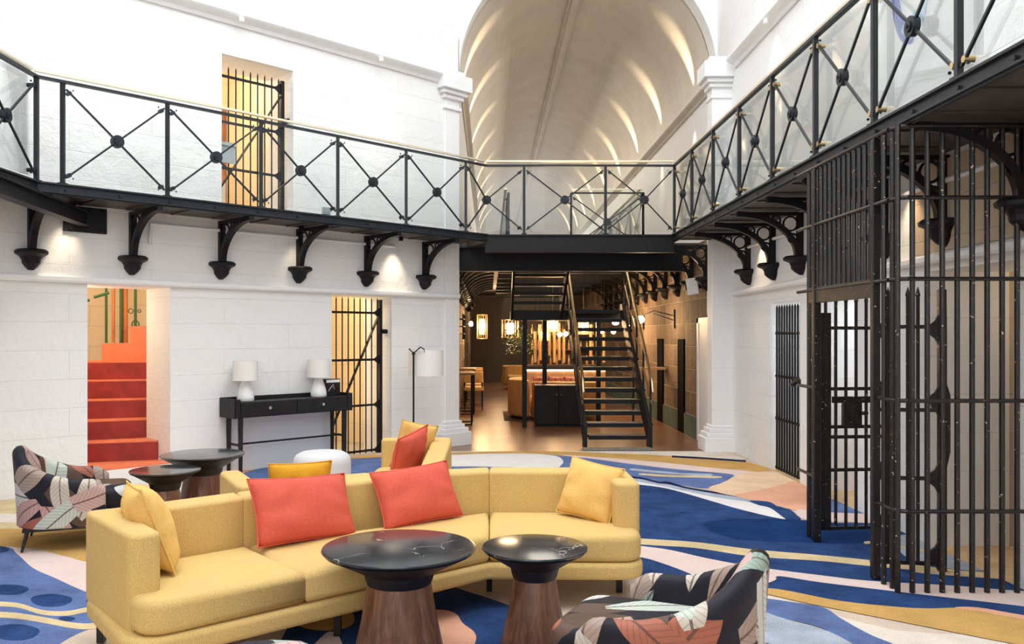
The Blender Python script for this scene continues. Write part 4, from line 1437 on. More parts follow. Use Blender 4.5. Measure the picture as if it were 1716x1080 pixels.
def pillow_mb(w, h, t, pinch=0.06):
    n = 18
    vs, fs = [], []
    uvs = []
    for side in (1, -1):
        for j in range(n + 1):
            for i in range(n + 1):
                u, v_ = -1 + 2 * i / n, -1 + 2 * j / n
                th = max(0.0, (1 - abs(u) ** 2.6) * (1 - abs(v_) ** 2.6)) ** 0.55
                x = w / 2 * u * (1 - pinch * (1 - v_ * v_) * abs(u) ** 3)
                z = h / 2 * v_ * (1 - pinch * (1 - u * u) * abs(v_) ** 3)
                wr = 0.010 * math.sin(9 * u + 5 * v_) * (abs(u * v_)) + 0.006 * math.sin(14 * u * v_ + 3 * u)
                vs.append((x, side * (t / 2 * th + wr * th), z))
    m1 = (n + 1) ** 2
    for s_ in range(2):
        for j in range(n):
            for i in range(n):
                a = s_ * m1 + j * (n + 1) + i
                q_ = (a, a + 1, a + n + 2, a + n + 1)
                fs.append(q_ if s_ == 0 else q_[::-1])
    return MB().add(vs, fs)


def pillow(label, w, h, t, mat, loc, rz, tilt=0.0, roll=0.0, group=None):
    """leans back by tilt about its own width axis; roll turns it in its plane"""
    o = pillow_mb(w, h, t).build('throw_pillow', mat, None, smooth='full')
    bm = bmesh.new(); bm.from_mesh(o.data); bmesh.ops.remove_doubles(bm, verts=bm.verts, dist=1e-4); bmesh.ops.recalc_face_normals(bm, faces=bm.faces); bm.to_mesh(o.data); bm.free()
    o.matrix_world = Matrix.Translation(loc) @ Matrix.Rotation(rz, 4, 'Z') @ Matrix.Rotation(tilt, 4, 'X') @ Matrix.Rotation(roll, 4, 'Y')
    pts = []
    n = 18
    for k in range(n): pts.append((-1 + 2 * k / n, -1))
    for k in range(n): pts.append((1, -1 + 2 * k / n))
    for k in range(n): pts.append((1 - 2 * k / n, 1))
    for k in range(n + 1): pts.append((-1, 1 - 2 * k / n))
    ring_ = []
    for u, v_ in pts:
        ring_.append((w / 2 * u * (1 - 0.06 * (1 - v_ * v_) * abs(u) ** 3), 0, h / 2 * v_ * (1 - 0.06 * (1 - u * u) * abs(v_) ** 3)))
    MB().tube(ring_, 0.0045, 6).build('piping', mat, o, smooth=True)
    return tag(o, label, 'pillow')


pillow('pale gold square pillow against the left arm of the foreground sofa', 0.45, 0.44, 0.20, 'velvet_gold', (-1.69, 4.25, 0.650), math.radians(-58), math.radians(20), math.radians(-3))
pillow('wide coral red pillow on the middle of the foreground sofa, left of the two', 0.65, 0.38, 0.18, 'velvet_red', (-1.055, 4.85, 0.615), math.radians(47), math.radians(-24), math.radians(4))
pillow('wide coral red pillow on the foreground sofa, right of the two', 0.57, 0.37, 0.18, 'velvet_red', (-0.45, 5.32, 0.605), math.radians(36), math.radians(-26), math.radians(-3))
pillow('gold square pillow against the right arm of the foreground sofa', 0.40, 0.37, 0.16, 'velvet_gold', (0.64, 5.42, 0.612), math.radians(-38), math.radians(-20), math.radians(7))
pillow('mustard pillow peeking over the back of the rear sofa, beside the white pouf', 0.42, 0.36, 0.14, 'velvet_mustard', (-1.28, 5.75, 0.575), math.radians(22), math.radians(14))
pillow('coral red pillow leaning on the right part of the rear sofa', 0.46, 0.42, 0.15, 'velvet_red', (-0.66, 7.0, 0.62), math.radians(66), math.radians(18), math.radians(-10))
pillow('small gold pillow behind the coral one on the rear sofa', 0.42, 0.42, 0.14, 'velvet_gold', (-0.66, 7.48, 0.63), math.radians(42), math.radians(12), math.radians(12))

# pouf
t = thing('pouf', 'round white upholstered pouf behind the rear sofa, in front of the console', 'pouf', (-1.63, 8.32, 0.016))
prof = [(0.05, 0.0), (0.24, 0.0), (0.268, 0.03), (0.275, 0.08), (0.278, 0.34), (0.272, 0.385), (0.25, 0.42), (0.20, 0.445), (0.10, 0.458), (0.01, 0.46)]
MB().lathe(prof, n=48).build('cushion', 'pouf_fabric', t, smooth='full')


def round_table(label, loc, R, H, waist, wz, foot):
    t = thing('side_table', label, 'table', loc)
    MB().lathe([(R - 0.02, H - 0.022), (R - 0.004, H - 0.014), (R, H - 0.007), (R - 0.003, H - 0.001), (R - 0.012, H)], n=72).build('marble_top', 'black_marble', t, smooth=True, label='black marble top with white veins')
    MB().lathe([(waist + 0.004, wz), (waist + 0.012, wz + 0.02), (waist + 0.02, wz + 0.055), (R - 0.03, H - 0.03), (R - 0.012, H - 0.022)], n=72).build('top_support', 'black_wood', t, smooth=True)
    MB().lathe([(foot, 0.0), (foot + 0.003, 0.01), ((foot + waist) / 2 - 0.006, wz * 0.55), (waist + 0.004, wz - 0.01), (waist, wz)], n=56).build('pedestal', 'walnut', t, smooth=True, label='flared walnut pedestal')
    return t


round_table('larger black marble topped table in front of the yellow sofa', (-0.437, 4.14, 0.016), 0.373, 0.558, 0.152, 0.385, 0.225)
round_table('smaller black marble topped table in front of the yellow sofa', (0.229, 4.31, 0.016), 0.268, 0.518, 0.104, 0.36, 0.175)
round_table('larger black topped pedestal table near the red staircase', (-2.48, 7.38, 0.016), 0.352, 0.558, 0.152, 0.385, 0.225)
round_table('smaller black topped pedestal table near the red staircase', (-2.57, 6.77, 0.016), 0.272, 0.518, 0.104, 0.36, 0.175)


# armchair
def armchair(label, loc, rz):
    t = thing('armchair', label, 'armchair', loc, rz)
    # plan centre line of the shell
    path = []
    NL, NC = 10, 22
    for k in range(NL): path.append((0.22 - 0.30 * k / NL, -0.315 - 0.015 * math.sin(PI * k / NL)))
    for k in range(NC + 1):
        a = -PI / 2 - PI * k / NC
        ca, sa = math.cos(a), math.sin(a)
        x = -0.08 + 0.27 * (abs(ca) ** 0.75) * (1 if ca > 0 else -1)
        y = 0.315 * (abs(sa) ** 0.75) * (1 if sa > 0 else -1)
        path.append((x, y))
    for k in range(1, NL + 1): path.append((-0.08 + 0.30 * k / NL, 0.315 + 0.015 * math.sin(PI * k / NL)))
    n = len(path)
    cum = [0]
    for i in range(1, n): cum.append(cum[-1] + (Vector(path[i]) - Vector(path[i - 1])).length)
    S = cum[-1]
    vs, fs, uvs = [], [], []
    prof = []
    nr_ = None
    NZ = 10
    for i, (x, y) in enumerate(path):
        a = Vector(path[min(i + 1, n - 1)]) - Vector(path[max(i - 1, 0)])
        a.normalize(); out = Vector((-a.y, a.x))
        if out.dot(Vector((x + 0.02, y))) < 0: out = -out
        u = abs(cum[i] / S - 0.5) * 2           # 0 at the back, 1 at the arm fronts
        sm = min(1, max(0, (u - 0.10) / 0.62)); sm = sm ** 1.3 * (2 - sm) if sm < 1 else 1.0
        H = 0.748 - 0.20 * sm - 0.035 * u
        if u > 0.88: H -= 0.06 * ((u - 0.88) / 0.12) ** 2
        lean = 0.02 * (1 - sm) + 0.01
        th = 0.045
        zb = 0.165
        ring_ = []
        for j in range(NZ + 1):
            f_ = j / NZ; z = zb + (H - zb - th) * f_
            ring_.append((th + lean * f_ ** 1.4 * 1.0, z))
        for j in range(1, 6):
            b_ = PI * j / 6
            ring_.append((lean + th * math.cos(b_), H - th + th * math.sin(b_)))
        for j in range(NZ + 1):
            f_ = 1 - j / NZ; z = zb + (H - zb - th) * f_
            ring_.append((-th - 0.01 * math.sin(PI * f_) + lean * f_ ** 1.4, z))
        vv = 0; pr_ = None
        for (d, z) in ring_:
            vs.append((x + out.x * d, y + out.y * d, z))
            if pr_: vv += math.hypot(d - pr_[0], z - pr_[1])
            pr_ = (d, z)
            uvs.append((cum[i] * 1.05, vv))
    m1 = len(ring_)
    for i in range(n - 1):
        for j in range(m1 - 1):
            fs.append((i * m1 + j, (i + 1) * m1 + j, (i + 1) * m1 + j + 1, i * m1 + j + 1))
        fs.append((i * m1 + m1 - 1, (i + 1) * m1 + m1 - 1, (i + 1) * m1, i * m1))
    fs.append(tuple(range(m1))[::-1]); fs.append(tuple((n - 1) * m1 + j for j in range(m1)))
    o = MB().add(vs, fs).build('shell', 'leaf_fabric', t, smooth=True, uvs=uvs, angle=50)
    md = o.modifiers.new('b', 'BEVEL'); md.width = 0.018; md.segments = 3; md.limit_method = 'ANGLE'; md.angle_limit = math.radians(55)
    pl = rounded([(0.40, -0.26), (0.40, 0.26), (-0.20, 0.29), (-0.30, 0.16), (-0.30, -0.16), (-0.20, -0.29)], [0.12, 0.12, 0.08, 0.08, 0.08, 0.08], 6)
    q_ = soft_prism(pl, 0.255, 0.425, 0.055, 5)
    q_.build('seat_cushion', 'leaf_fabric', t, smooth='full', uvs=[(p[0] + p[2] + 2.2, p[1] + 1.1) for p in q_.v])
    q_ = soft_prism(rounded([(0.40, -0.29), (0.40, 0.29), (-0.28, 0.29), (-0.28, -0.29)], 0.08, 5), 0.165, 0.26, 0.02, 3)
    q_.build('seat_base', 'leaf_fabric', t, smooth='full', uvs=[(p[0] + p[1] + 4.2, p[2] + 2.1) for p in q_.v])
    MB().box(-0.33, 0.38, -0.31, 0.31, 0.145, 0.168).build('under_frame', 'black_leg', t)
    for x, y in ((0.33, -0.27), (0.33, 0.27), (-0.30, -0.26), (-0.30, 0.26)):
        sx, sy = (1 if x > 0 else -1), (1 if y > 0 else -1)
        MB().tube([(x + 0.035 * sx, y + 0.02 * sy, 0), (x, y, 0.15)], [0.009, 0.018], 10).build('leg', 'black_leg', t, smooth=True)
    return t


armchair('leaf-patterned armchair beside the left wall, facing the black tables', (-3.20, 6.60, 0.016), math.radians(22))
armchair('leaf-patterned armchair at lower right, seen from the side', (0.69, 3.47, 0.016), math.radians(153))
armchair('leaf-patterned armchair cut off by the bottom edge of the photo', (-0.585, 1.955, 0.016), math.radians(-88))

# console table with its lamps
CS0 = ((12.4 / 1.2937 - 8.05 + (12.4 / 1.2937 - 12.4) + 4.85) * math.sqrt(0.5))
CS0 -= 0.06
ct = thing('console_table', 'long black console table with two drawers against the white left wall', 'table', lw(CS0, -0.02, 0.0), R45)
W, Dp = 1.60, 0.36            # local: x right, y towards the wall (negative = room)
zt, zb = 0.84, 0.665
MB().box(0.02, W - 0.02, -Dp + 0.02, 0, zb, zt).build('carcass', 'black_wood', ct)
e = MB(); e.box(0, W, -0.03, 0.0, zt, zt + 0.045); e.box(0, 0.02, -Dp, 0, zb - 0.005, zt + 0.04); e.box(W - 0.02, W, -Dp, 0, zb - 0.005, zt + 0.04); e.box(0, 0.07, -Dp, -Dp + 0.02, zb, zt + 0.035); e.box(W - 0.07, W, -Dp, -Dp + 0.02, zb, zt + 0.035)
e.build('gallery_lip', 'black_wood', ct, bevel=0.006, seg=2)
for k in range(2):
    x0 = 0.075 + k * (W - 0.15) / 2
    dr = MB().box(x0 + 0.003, x0 + (W - 0.15) / 2 - 0.003, -Dp + 0.0, -Dp + 0.02, zb + 0.01, zt - 0.004).build('drawer', 'black_wood', ct, bevel=0.003, seg=1)
    c = x0 + (W - 0.15) / 4
    MB().lathe([(0.006, 0), (0.02, 0.004), (0.018, 0.016), (0.004, 0.016)], n=16).build('knob', 'steel', dr, smooth=True, label='silver knob')
    kn = dr.children[0]; kn.location = (c, -Dp, (zb + zt) / 2 + 0.01); kn.rotation_euler = (PI / 2, 0, 0)
for x in (0.09, W - 0.09):
    for y in (-Dp + 0.04, -0.05):
        MB().tube([(x, y, 0.016), (x, y, zb)], [0.024, 0.034], 4).build('leg', 'black_wood', ct)
for x in (0.09, W - 0.09):
    MB().box(x - 0.012, x + 0.012, -Dp + 0.04, -0.05, 0.34, 0.365).build('side_stretcher', 'black_wood', ct)
MB().box(0.09, W - 0.09, -0.215, -0.195, 0.345, 0.365).build('stretcher', 'black_wood', ct)


def lamp(label, loc):
    t = thing('table_lamp', label, 'lamp', loc)
    MB().lathe([(0.090, 0), (0.098, 0.008), (0.097, 0.05), (0.085, 0.11), (0.062, 0.18), (0.045, 0.225), (0.040, 0.245), (0.01, 0.25)], n=36).build('base', 'white_ceramic', t, smooth='full')
    MB().cyl((0, 0), 0.01, 0.24, 0.30, 10).build('stem', 'white_ceramic', t)
    e = MB(); R_ = 0.145; n = 40; vs = []
    for r_, z in ((R_, 0.24), (R_ - 0.006, 0.46), (R_ - 0.010, 0.46), (R_ - 0.004, 0.24)):
        for k in range(n):
            a = 2 * PI * k / n; vs.append((r_ * math.cos(a), r_ * math.sin(a), z))
    fs = [(j * n + k, j * n + (k + 1) % n, ((j + 1) % 4) * n + (k + 1) % n, ((j + 1) % 4) * n + k) for j in range(4) for k in range(n)]
    e.add(vs, fs).build('lamp_shade', 'lamp_linen', t, smooth=True)
    return t


lamp('white ceramic table lamp on the left end of the console', lw(CS0 + 0.23, -0.20, zt))
lamp('white ceramic table lamp on the right of the console, beside the barred gate', lw(CS0 + 1.22, -0.20, zt))
e = MB(); e.box(-0.11, 0.11, -0.03, 0.03, 0, 0.21); o = e.build('framed_picture', 'black_wood', bevel=0.004, seg=1); o.location = lw(CS0 + 1.46, -0.13, zt + 0.0); o.rotation_euler = (0, 0, R45)
e = MB(); e.tube([(-0.07, -0.034, 0.06), (-0.02, -0.034, 0.12), (0.02, -0.034, 0.08), (0.0, -0.034, 0.14), (-0.04, -0.034, 0.10)], 0.003, 5); e.box(-0.10, 0.10, -0.033, -0.031, 0.165, 0.20)
e.build('print', 'white_ceramic', o, label='white sketched pattern')
tag(o, 'small black box with a white sketch on the right end of the console', 'picture')

# floor lamp
fx, fy = (693 - PX) / F * 11.0, 11.0
t = thing('floor_lamp', 'slim black floor lamp with hanging white drum shade beside the pilaster', 'lamp', (fx, fy, 0.016))
MB().lathe([(0.14, 0), (0.14, 0.016), (0.02, 0.02)], n=32).build('base', 'black_iron', t, smooth=True)
MB().tube([(0, 0, 0.015), (0, 0, 1.37)], 0.012, 8).build('pole', 'black_iron', t, smooth=True)
e = MB(); e.tube([(-0.06, 0, 1.41), (0, 0, 1.35), (0.09, 0, 1.43), (0.14, 0, 1.40)], 0.009, 8); e.tube([(0.14, 0, 1.40), (0.14, 0, 1.36)], 0.004, 6); e.tube([(0, -0.02, 1.345), (0, 0.02, 1.345)], 0.022, 12); e.build('arm', 'black_iron', t, smooth=True)
n = 44; vs = []; R_ = 0.228
for r_, z in ((R_, 1.05), (R_, 1.385), (R_ - 0.005, 1.385), (R_ - 0.005, 1.05)):
    for k in range(n):
        a = 2 * PI * k / n; vs.append((0.14 + r_ * math.cos(a), 0.255 + r_ * math.sin(a), z))
fs = [(j * n + k, j * n + (k + 1) % n, ((j + 1) % 4) * n + (k + 1) % n, ((j + 1) % 4) * n + k) for j in range(4) for k in range(n)]
e = MB().add(vs, fs); e.tube([(0.14, 0, 1.37), (0.14, 0.255, 1.37)], 0.005, 6)
e.build('lamp_shade', 'lamp_linen', t, smooth=True)

# ------------------------------------------------------------------ the corridor
# lower flight of the open steel stair, climbing away from the camera
SX0, SX1 = 1.36, 2.28
t = thing('steel_staircase', 'black open-tread steel staircase with brass handrails at the corridor mouth', 'staircase', (SX0, 12.1, 0.0))
nst, ys, zs = 12, 2.40 / 12, 0.155
for k in range(13):
    y, z = 0.06 + ys * k, 0.17 + zs * k
    e = MB(); e.box(0.05, SX1 - SX0 - 0.05, y, y + 0.24, z - 0.035, z); e.box(0.05, SX1 - SX0 - 0.05, y - 0.008, y + 0.0, z - 0.06, z + 0.004)
    tr_ = e.build('tread', 'corridor_steel', t)
    if k < 12:
        MB().box(0.06, SX1 - SX0 - 0.06, y - 0.012, y + 0.02, z, z + 0.004).build('nosing', 'dark_steel' if k > 2 else 'steel', tr_, label='metal nosing')  # nosings get a darker steel above the lowest treads
for x in (0.0, SX1 - SX0):
    e = MB(); e.plate([(-0.04, 0.0), (0.16, 0.0), (0.16, 0.10), (2.62, 1.93), (2.62, 2.13), (2.45, 2.13), (-0.04, 0.30)], 'x', x - 0.025, x + 0.025); e.build('stringer', 'corridor_steel', t)
for x in (-0.03, SX1 - SX0 + 0.03):
    e = MB(); ev = Vector((0, 2.40, 1.86)).normalized()
    e.tube([(x, 0.02, 0.72), (x, -0.05, 0.80), (x, 0.0, 0.92), (x, 0.12, 1.03), (x, 2.52, 2.89), (x, 2.7, 2.95)], 0.022, 10)
    e.build('handrail', 'brass', t, smooth=True, label='brass handrail')
    e = MB(); e.tube([(x, 0.06, 0.62), (x, 2.5, 2.50)], 0.014, 8); e.build('lower_rail', 'brass', t, smooth=True, label='brass lower rail')
    for k in range(5):
        y = 0.12 + 0.58 * k; z = 0.25 + (1.86 / 2.4) * y
        e = MB(); e.bar((x, y, z - 0.10), (x, y, z + 0.70), 0.03, 0.012); e.tube([(x - 0.03, y, z - 0.02), (x + 0.03, y, z - 0.02)], 0.018, 10); e.build('baluster', 'corridor_steel', t)
# landing and upper flight returning towards the hall
e = MB(); e.box(-0.98, SX1 - SX0 + 0.03, 2.66, 3.6, 1.86, 2.03); e.build('landing', 'corridor_steel', t)
for k in range(6):
    f_ = (k + 1) / 7; y = 2.62 - 1.6 * f_; z = 2.03 + 0.97 * f_
    e = MB(); e.box(-0.95, -0.14, y - 0.16, y + 0.10, z - 0.045, z); e.build('tread', 'corridor_steel', t)
for x in (-0.97, -0.12):
    e = MB(); e.plate([(2.72, 1.86), (2.72, 2.08), (0.95, 3.02), (0.95, 2.78)], 'x', x - 0.02, x + 0.02); e.build('stringer', 'corridor_steel', t)
for x, y in ((-0.75, 2.70), (-0.35, 3.5), (0.62, 3.4)):
    e = MB(); e.box(x - 0.04, x + 0.04, y - 0.04, y + 0.04, 0.002, 1.87); e.build('post', 'corridor_steel', t)

# floor grating at its foot
e = MB()
for k in range(24): e.box(0.04 * k, 0.04 * k + 0.02, 0, 0.3, 0, 0.012)
for y in (0, 0.14, 0.28): e.box(0, 0.96, y, y + 0.02, 0, 0.014)
o = e.build('floor_grate', 'grate_metal'); o.location = (1.32, 11.745, 0.002); tag(o, 'silver metal grate in the floor at the foot of the steel staircase', 'grate')

# galleries and joists over the bar
t = thing('corridor_gallery', 'dark gallery walkway over the left side of the corridor', 'walkway', (CLL, 12.95, 2.9))
MB().box(0, 1.10, 0, 16, 0.04, 0.1).build('deck_plate', 'deck_under', t)
MB().box(1.08, 1.12, 0, 16, -0.02, 0.11).build('edge_beam', 'black_iron', t)
t = thing('corridor_gallery', 'dark gallery walkway over the right side of the corridor', 'walkway', (2.6, 12.95, 2.9))
MB().box(0, CRL - 2.6, 0, 16, 0.04, 0.1).build('deck_plate', 'deck_under', t)
MB().box(-0.04, 0.0, 0, 16, -0.02, 0.11).build('edge_beam', 'black_iron', t)
for k in range(8):
    e = MB(); e.box(-1.25, 1.12, -0.05, 0.05, 0.0, 0.16)
    o = e.build('ceiling_joist', 'black_iron'); o.location = (1.44, 16.6 + 1.55 * k, 2.8)
    tag(o, 'dark cross joist over the bar, %s from the hall' % ORD[k], 'beam', 'cross joists over the bar')
t = thing('bridge_deck', 'dark upper landing between the corridor galleries, far back', 'walkway', (0.52, 16.5, 2.97))
MB().box(0, 2.04, 0, 2.5, 0, 0.05).build('deck_plate', 'deck_under', t)

# upper corridor railings
for lab, x in (('black railing on the left upper gallery of the corridor', 0.32), ('black railing on the right upper gallery of the corridor', 2.56)):
    pp = [(x, 14.2 + 1.3 * k) for k in range(9)]
    railing(lab, [pp[0], pp[-1]], pp, [(pp[k], mid2(pp[k], pp[k + 1]), pp[k + 1]) for k in range(8)])
pp = [(1.36, 14.2), (2.56, 14.2)]
railing('black railing across the head of the stair in the upper corridor', pp, pp, [(pp[0], mid2(*pp), pp[1])])

# sideboard, cushioned banquette, bar counter
def cabinet():
    t = thing('sideboard', 'black two-door cabinet standing left of the steel staircase', 'cabinet', (0.80, 14.85, 0.002))
    MB().box(0, 0.82, 0, 0.45, 0.03, 0.72).build('body', 'black_wood', t, bevel=0.006, seg=1)
    MB().box(0.03, 0.79, 0.03, 0.42, 0, 0.03).build('plinth', 'black_wood', t)
    for k in range(2):
        d = MB().box(0.02 + 0.39 * k, 0.40 + 0.39 * k, -0.018, 0.0, 0.05, 0.70).build('door', 'black_wood', t, bevel=0.004, seg=1)
        MB().tube([(0.37 + 0.08 * k, -0.02, 0.56), (0.37 + 0.08 * k, -0.035, 0.56)], 0.008, 8).build('knob', 'brass', d)
cabinet()
t = thing('banquette', 'banquette with a row of pink patterned cushions behind the black cabinet', 'sofa', (0.80, 16.0, 0.002))
soft_prism([(0, 0), (1.25, 0), (1.25, 0.8), (0, 0.8)], 0.05, 0.42, 0.03).build('seat', 'tan_leather', t, smooth='full')
soft_prism([(0, 0), (1.25, 0), (1.25, 0.18), (0, 0.18)], 0.40, 0.72, 0.03).build('backrest', 'tan_leather', t, smooth='full')
for k in range(4):
    o = pillow('pink patterned cushion on the banquette behind the cabinet, %s from the left' % ORD[k], 0.30, 0.30, 0.12, 'pink_print', (0.98 + 0.30 * k, 16.32, 0.66), 0, math.radians(-12), 0)
    o.name = 'patterned_cushion'; o['group'] = 'pink cushions on the banquette'
t = thing('bar_counter', 'bar counter with ribbed front and glowing strip under its top', 'counter', (0.75, 18.0, 0.002))
MB().box(0, 1.7, 0, 0.6, 0, 0.86).build('body', 'tan_wood', t)
e = MB()
for k in range(34): e.box(0.05 * k, 0.05 * k + 0.03, -0.02, 0, 0.05, 0.80)
e.build('ribbed_front', 'tan_wood', t)
MB().box(-0.03, 1.73, -0.08, 0.65, 0.90, 0.94).build('top', 'black_wood', t)
MB().box(0, 1.7, -0.03, 0.0, 0.84, 0.87).build('light_strip', 'strip_glow', t, label='glowing warm strip')
# back bar shelves with bottles
t = thing('back_bar_shelf', 'dark shelf unit behind the bar counter', 'shelf', (0.9, 19.6, 0.002))
MB().box(0, 1.6, 0.3, 0.34, 0, 2.0).build('back_panel', 'dark_plaster', t)
for z in (0.9, 1.25, 1.6, 1.95): MB().box(0, 1.6, 0, 0.3, z, z + 0.02).build('shelf_board', 'tan_wood', t)
bt = None
nb = 0
for z in (0.92, 1.27, 1.62):
    for k in range(11):
        nb += 1
        if bt is None:
            bt = MB().lathe([(0.03, 0), (0.032, 0.12), (0.012, 0.17), (0.011, 0.22)], n=10).build('bottle', 'gold_tube', smooth=True)
            o = bt; tag(o, 'bottle on the shelves behind the bar', 'bottle', 'bottles behind the bar')
        else:
            o = copy_tree(bt)
        o.location = (1.0 + 0.14 * k, 19.75, z + 0.002)

# hanging tubes over the bar
tb = None
k = 0
for px_, y0_, y1_, Y_ in ((897, 560, 612, 18.3), (905, 548, 608, 18.2), (913, 552, 612, 18.3), (921, 540, 600, 18.4), (929, 548, 612, 18.2), (937, 545, 608, 18.3), (945, 556, 612, 18.35), (1012, 556, 612, 18.3), (990, 548, 606, 18.2)):
    x_, _, z1_ = at(px_, y0_, Y_); z0_ = at(px_, y1_, Y_)[2]
    t = thing('tube_pendant', 'slim copper tube pendant over the bar, %s from the left' % ORD[k], 'lamp', (x_, Y_, z0_ + 0.05), group='copper tube pendants over the bar')
    MB().cyl((0, 0), 0.035, 0, z1_ - z0_, 12).build('tube', 'gold_tube', t, smooth=True)
    MB().cyl((0, 0), 0.006, z1_ - z0_, 2.97 - z0_ - 0.06, 6).build('cord', 'black_iron', t)
    k += 1


def lantern(label, px, py_, Y, w_, h_, power, glow='lantern_glow', nslat=14):
    x, _, z = at(px, py_, Y)
    t = thing('pendant_lantern', label, 'lamp', (x, Y, z - h_ / 2))
    MB().cyl((0, 0), w_ * 0.22, h_ * 0.18, h_ * 0.82, 14).build('bulb', glow, t, smooth=True, label='glowing bulb')
    e = MB()
    for k in range(nslat):
        a = 2 * PI * k / nslat
        e.tube([(w_ / 2 * math.cos(a), w_ / 2 * math.sin(a), 0), (w_ / 2 * math.cos(a), w_ / 2 * math.sin(a), h_)], 0.007, 6)
    e.ring((0, 0, 0.0), w_ / 2, 0.008, 'z'); e.ring((0, 0, h_), w_ / 2, 0.008, 'z')
    e.build('cage_shade', 'gold_tube', t)
    MB().cyl((0, 0), 0.006, h_, max(h_ + 0.1, 2.95 - (z - h_ / 2)), 6).build('cord', 'black_iron', t)
    light('lantern_light', 'POINT', (x, Y - w_ / 2 - 0.05, z), power, (1, 0.66, 0.34), 0.08)
    return t


lantern('bright narrow lantern on the left of the corridor, in front of the dark end wall', 808, 548, 20, 0.24, 0.56, 55)
lantern('wide slatted lantern left of the hanging greenery', 855, 551, 18.4, 0.36, 0.38, 26)
lantern('starry bright lantern over the middle of the bar', 926, 545, 17.2, 0.22, 0.26, 45, 'bulb_warm')
lantern('small lantern below the bright one over the bar', 912, 562, 17.6, 0.20, 0.22, 14)
lantern('lantern seen through the left handrail of the steel staircase', 978, 549, 16.6, 0.20, 0.26, 30, 'bulb_warm')
for k, (px_, py_) in enumerate(((938, 561), (948, 560), (958, 561), (1008, 555), (1028, 556), (1052, 548))):
    x_, y_, z_ = at(px_, py_, 17.0)
    t = thing('globe_bulb', 'small bare globe bulb in the corridor, %s from the left' % ORD[k], 'lamp', (x_, y_, z_), group='small globe bulbs over the bar')
    MB().lathe([(0.005, -0.05), (0.035, -0.035), (0.05, 0), (0.035, 0.035), (0.005, 0.05)], n=16).build('globe', 'bulb_warm', t, smooth='full')
    MB().cyl((0, 0), 0.005, 0.05, 2.95 - z_, 6).build('cord', 'black_iron', t)
light('bar_light', 'POINT', (1.6, 17.0, 2.3), 50, (1, 0.66, 0.34), 0.2)
light('bar_light', 'POINT', (0.3, 25.5, 2.3), 60, (1, 0.66, 0.34), 0.2)
light('bar_light', 'POINT', (0.2, 15.0, 2.6), 30, (1, 0.70, 0.40), 0.2)
# swing-arm wall lamps on the right corridor wall
for k, (px_, Y_) in enumerate(((1122, 14.6), (1095, 17.5))):
    zc = at(1122, 535, 14.6)[2]
    t = thing('wall_lamp', ('swing-arm wall lamp with white globe right of the steel staircase', 'second swing-arm wall lamp, farther down the corridor wall')[k], 'lamp', (CRL, Y_, zc))
    MB().box(-0.03, 0, -0.03, 0.03, -0.16, 0.16).build('wall_plate', 'black_iron', t)
    MB().tube([(-0.03, 0, 0.06), (-0.35, 0.1, 0.14), (-0.55, 0.15, 0.06)], 0.01, 8).build('arm', 'black_iron', t)
    MB().tube([(-0.03, 0, -0.02), (-0.35, 0.1, 0.10)], 0.008, 8).build('stay', 'black_iron', t)
    MB().lathe([(0.01, -0.07), (0.06, -0.05), (0.075, 0), (0.05, 0.05), (0.01, 0.06)], c=(-0.57, 0.15, 0.0), n=20).build('globe', 'bulb_warm', t, smooth='full', label='glowing white globe')
    light('wall_lamp_light', 'POINT', (CRL - 0.57, Y_ - 0.0, zc + 0.0), 34, (1, 0.70, 0.40), 0.09)
t = thing('wall_lamp', 'small caged wall lamp on the left corridor wall', 'lamp', (CLL, 20.5, 1.85))
MB().box(0, 0.02, -0.04, 0.04, -0.12, 0.12).build('wall_plate', 'black_iron', t)
MB().tube([(0.02, 0, 0.0), (0.14, 0, 0.05)], 0.01, 8).build('arm', 'black_iron', t)
MB().lathe([(0.01, -0.06), (0.04, -0.05), (0.05, 0), (0.035, 0.05), (0.01, 0.06)], c=(0.16, 0, 0.02), n=16).build('globe', 'bulb_warm', t, smooth='full')
light('wall_lamp_light', 'POINT', (CLL + 0.16, 20.4, 1.87), 22, (1, 0.70, 0.40), 0.06)
# narrow black doors in the bar wall
for k, (Y_, w_) in enumerate(((13.87, 0.44), (15.55, 0.5))):
    MB_ = MB().box(-0.025, 0.0, 0, w_, 0.0, 1.53)
    o = struct(MB_.build('door_%d' % (k + 2), 'slot_black'), (CRL, Y_, 0.004))
# wall counter by the doors
t = thing('wall_shelf', 'slim brass-edged drinks shelf on the corridor wall right of the stair', 'shelf', (2.55, 15.2, 0.002))
MB().box(0, 0.60, 0, 0.3, 0.98, 1.02).build('top', 'tan_wood', t)
MB().box(0.02, 0.05, 0.1, 0.16, 0, 0.98).build('leg', 'black_iron', t)
# speaker
t = thing('wall_speaker', 'small white speaker mounted high beside the right pilaster', 'speaker', (3.02, 12.75, 2.22))
e = MB(); e.add([(-0.10, -0.02, 0.22), (0.06, -0.08, 0.24), (0.14, 0.08, 0.24), (-0.02, 0.12, 0.22), (-0.07, -0.06, -0.03), (0.09, -0.10, 0.0), (0.14, 0.06, 0.0), (0.0, 0.10, -0.03)], [(0, 1, 2, 3), (7, 6, 5, 4), (0, 4, 5, 1), (1, 5, 6, 2), (2, 6, 7, 3), (3, 7, 4, 0)])
e.build('cabinet', 'white_trim', t, bevel=0.012); MB().box(0.08, 0.16, 0.0, 0.04, 0.08, 0.14).build('mount', 'black_iron', t)

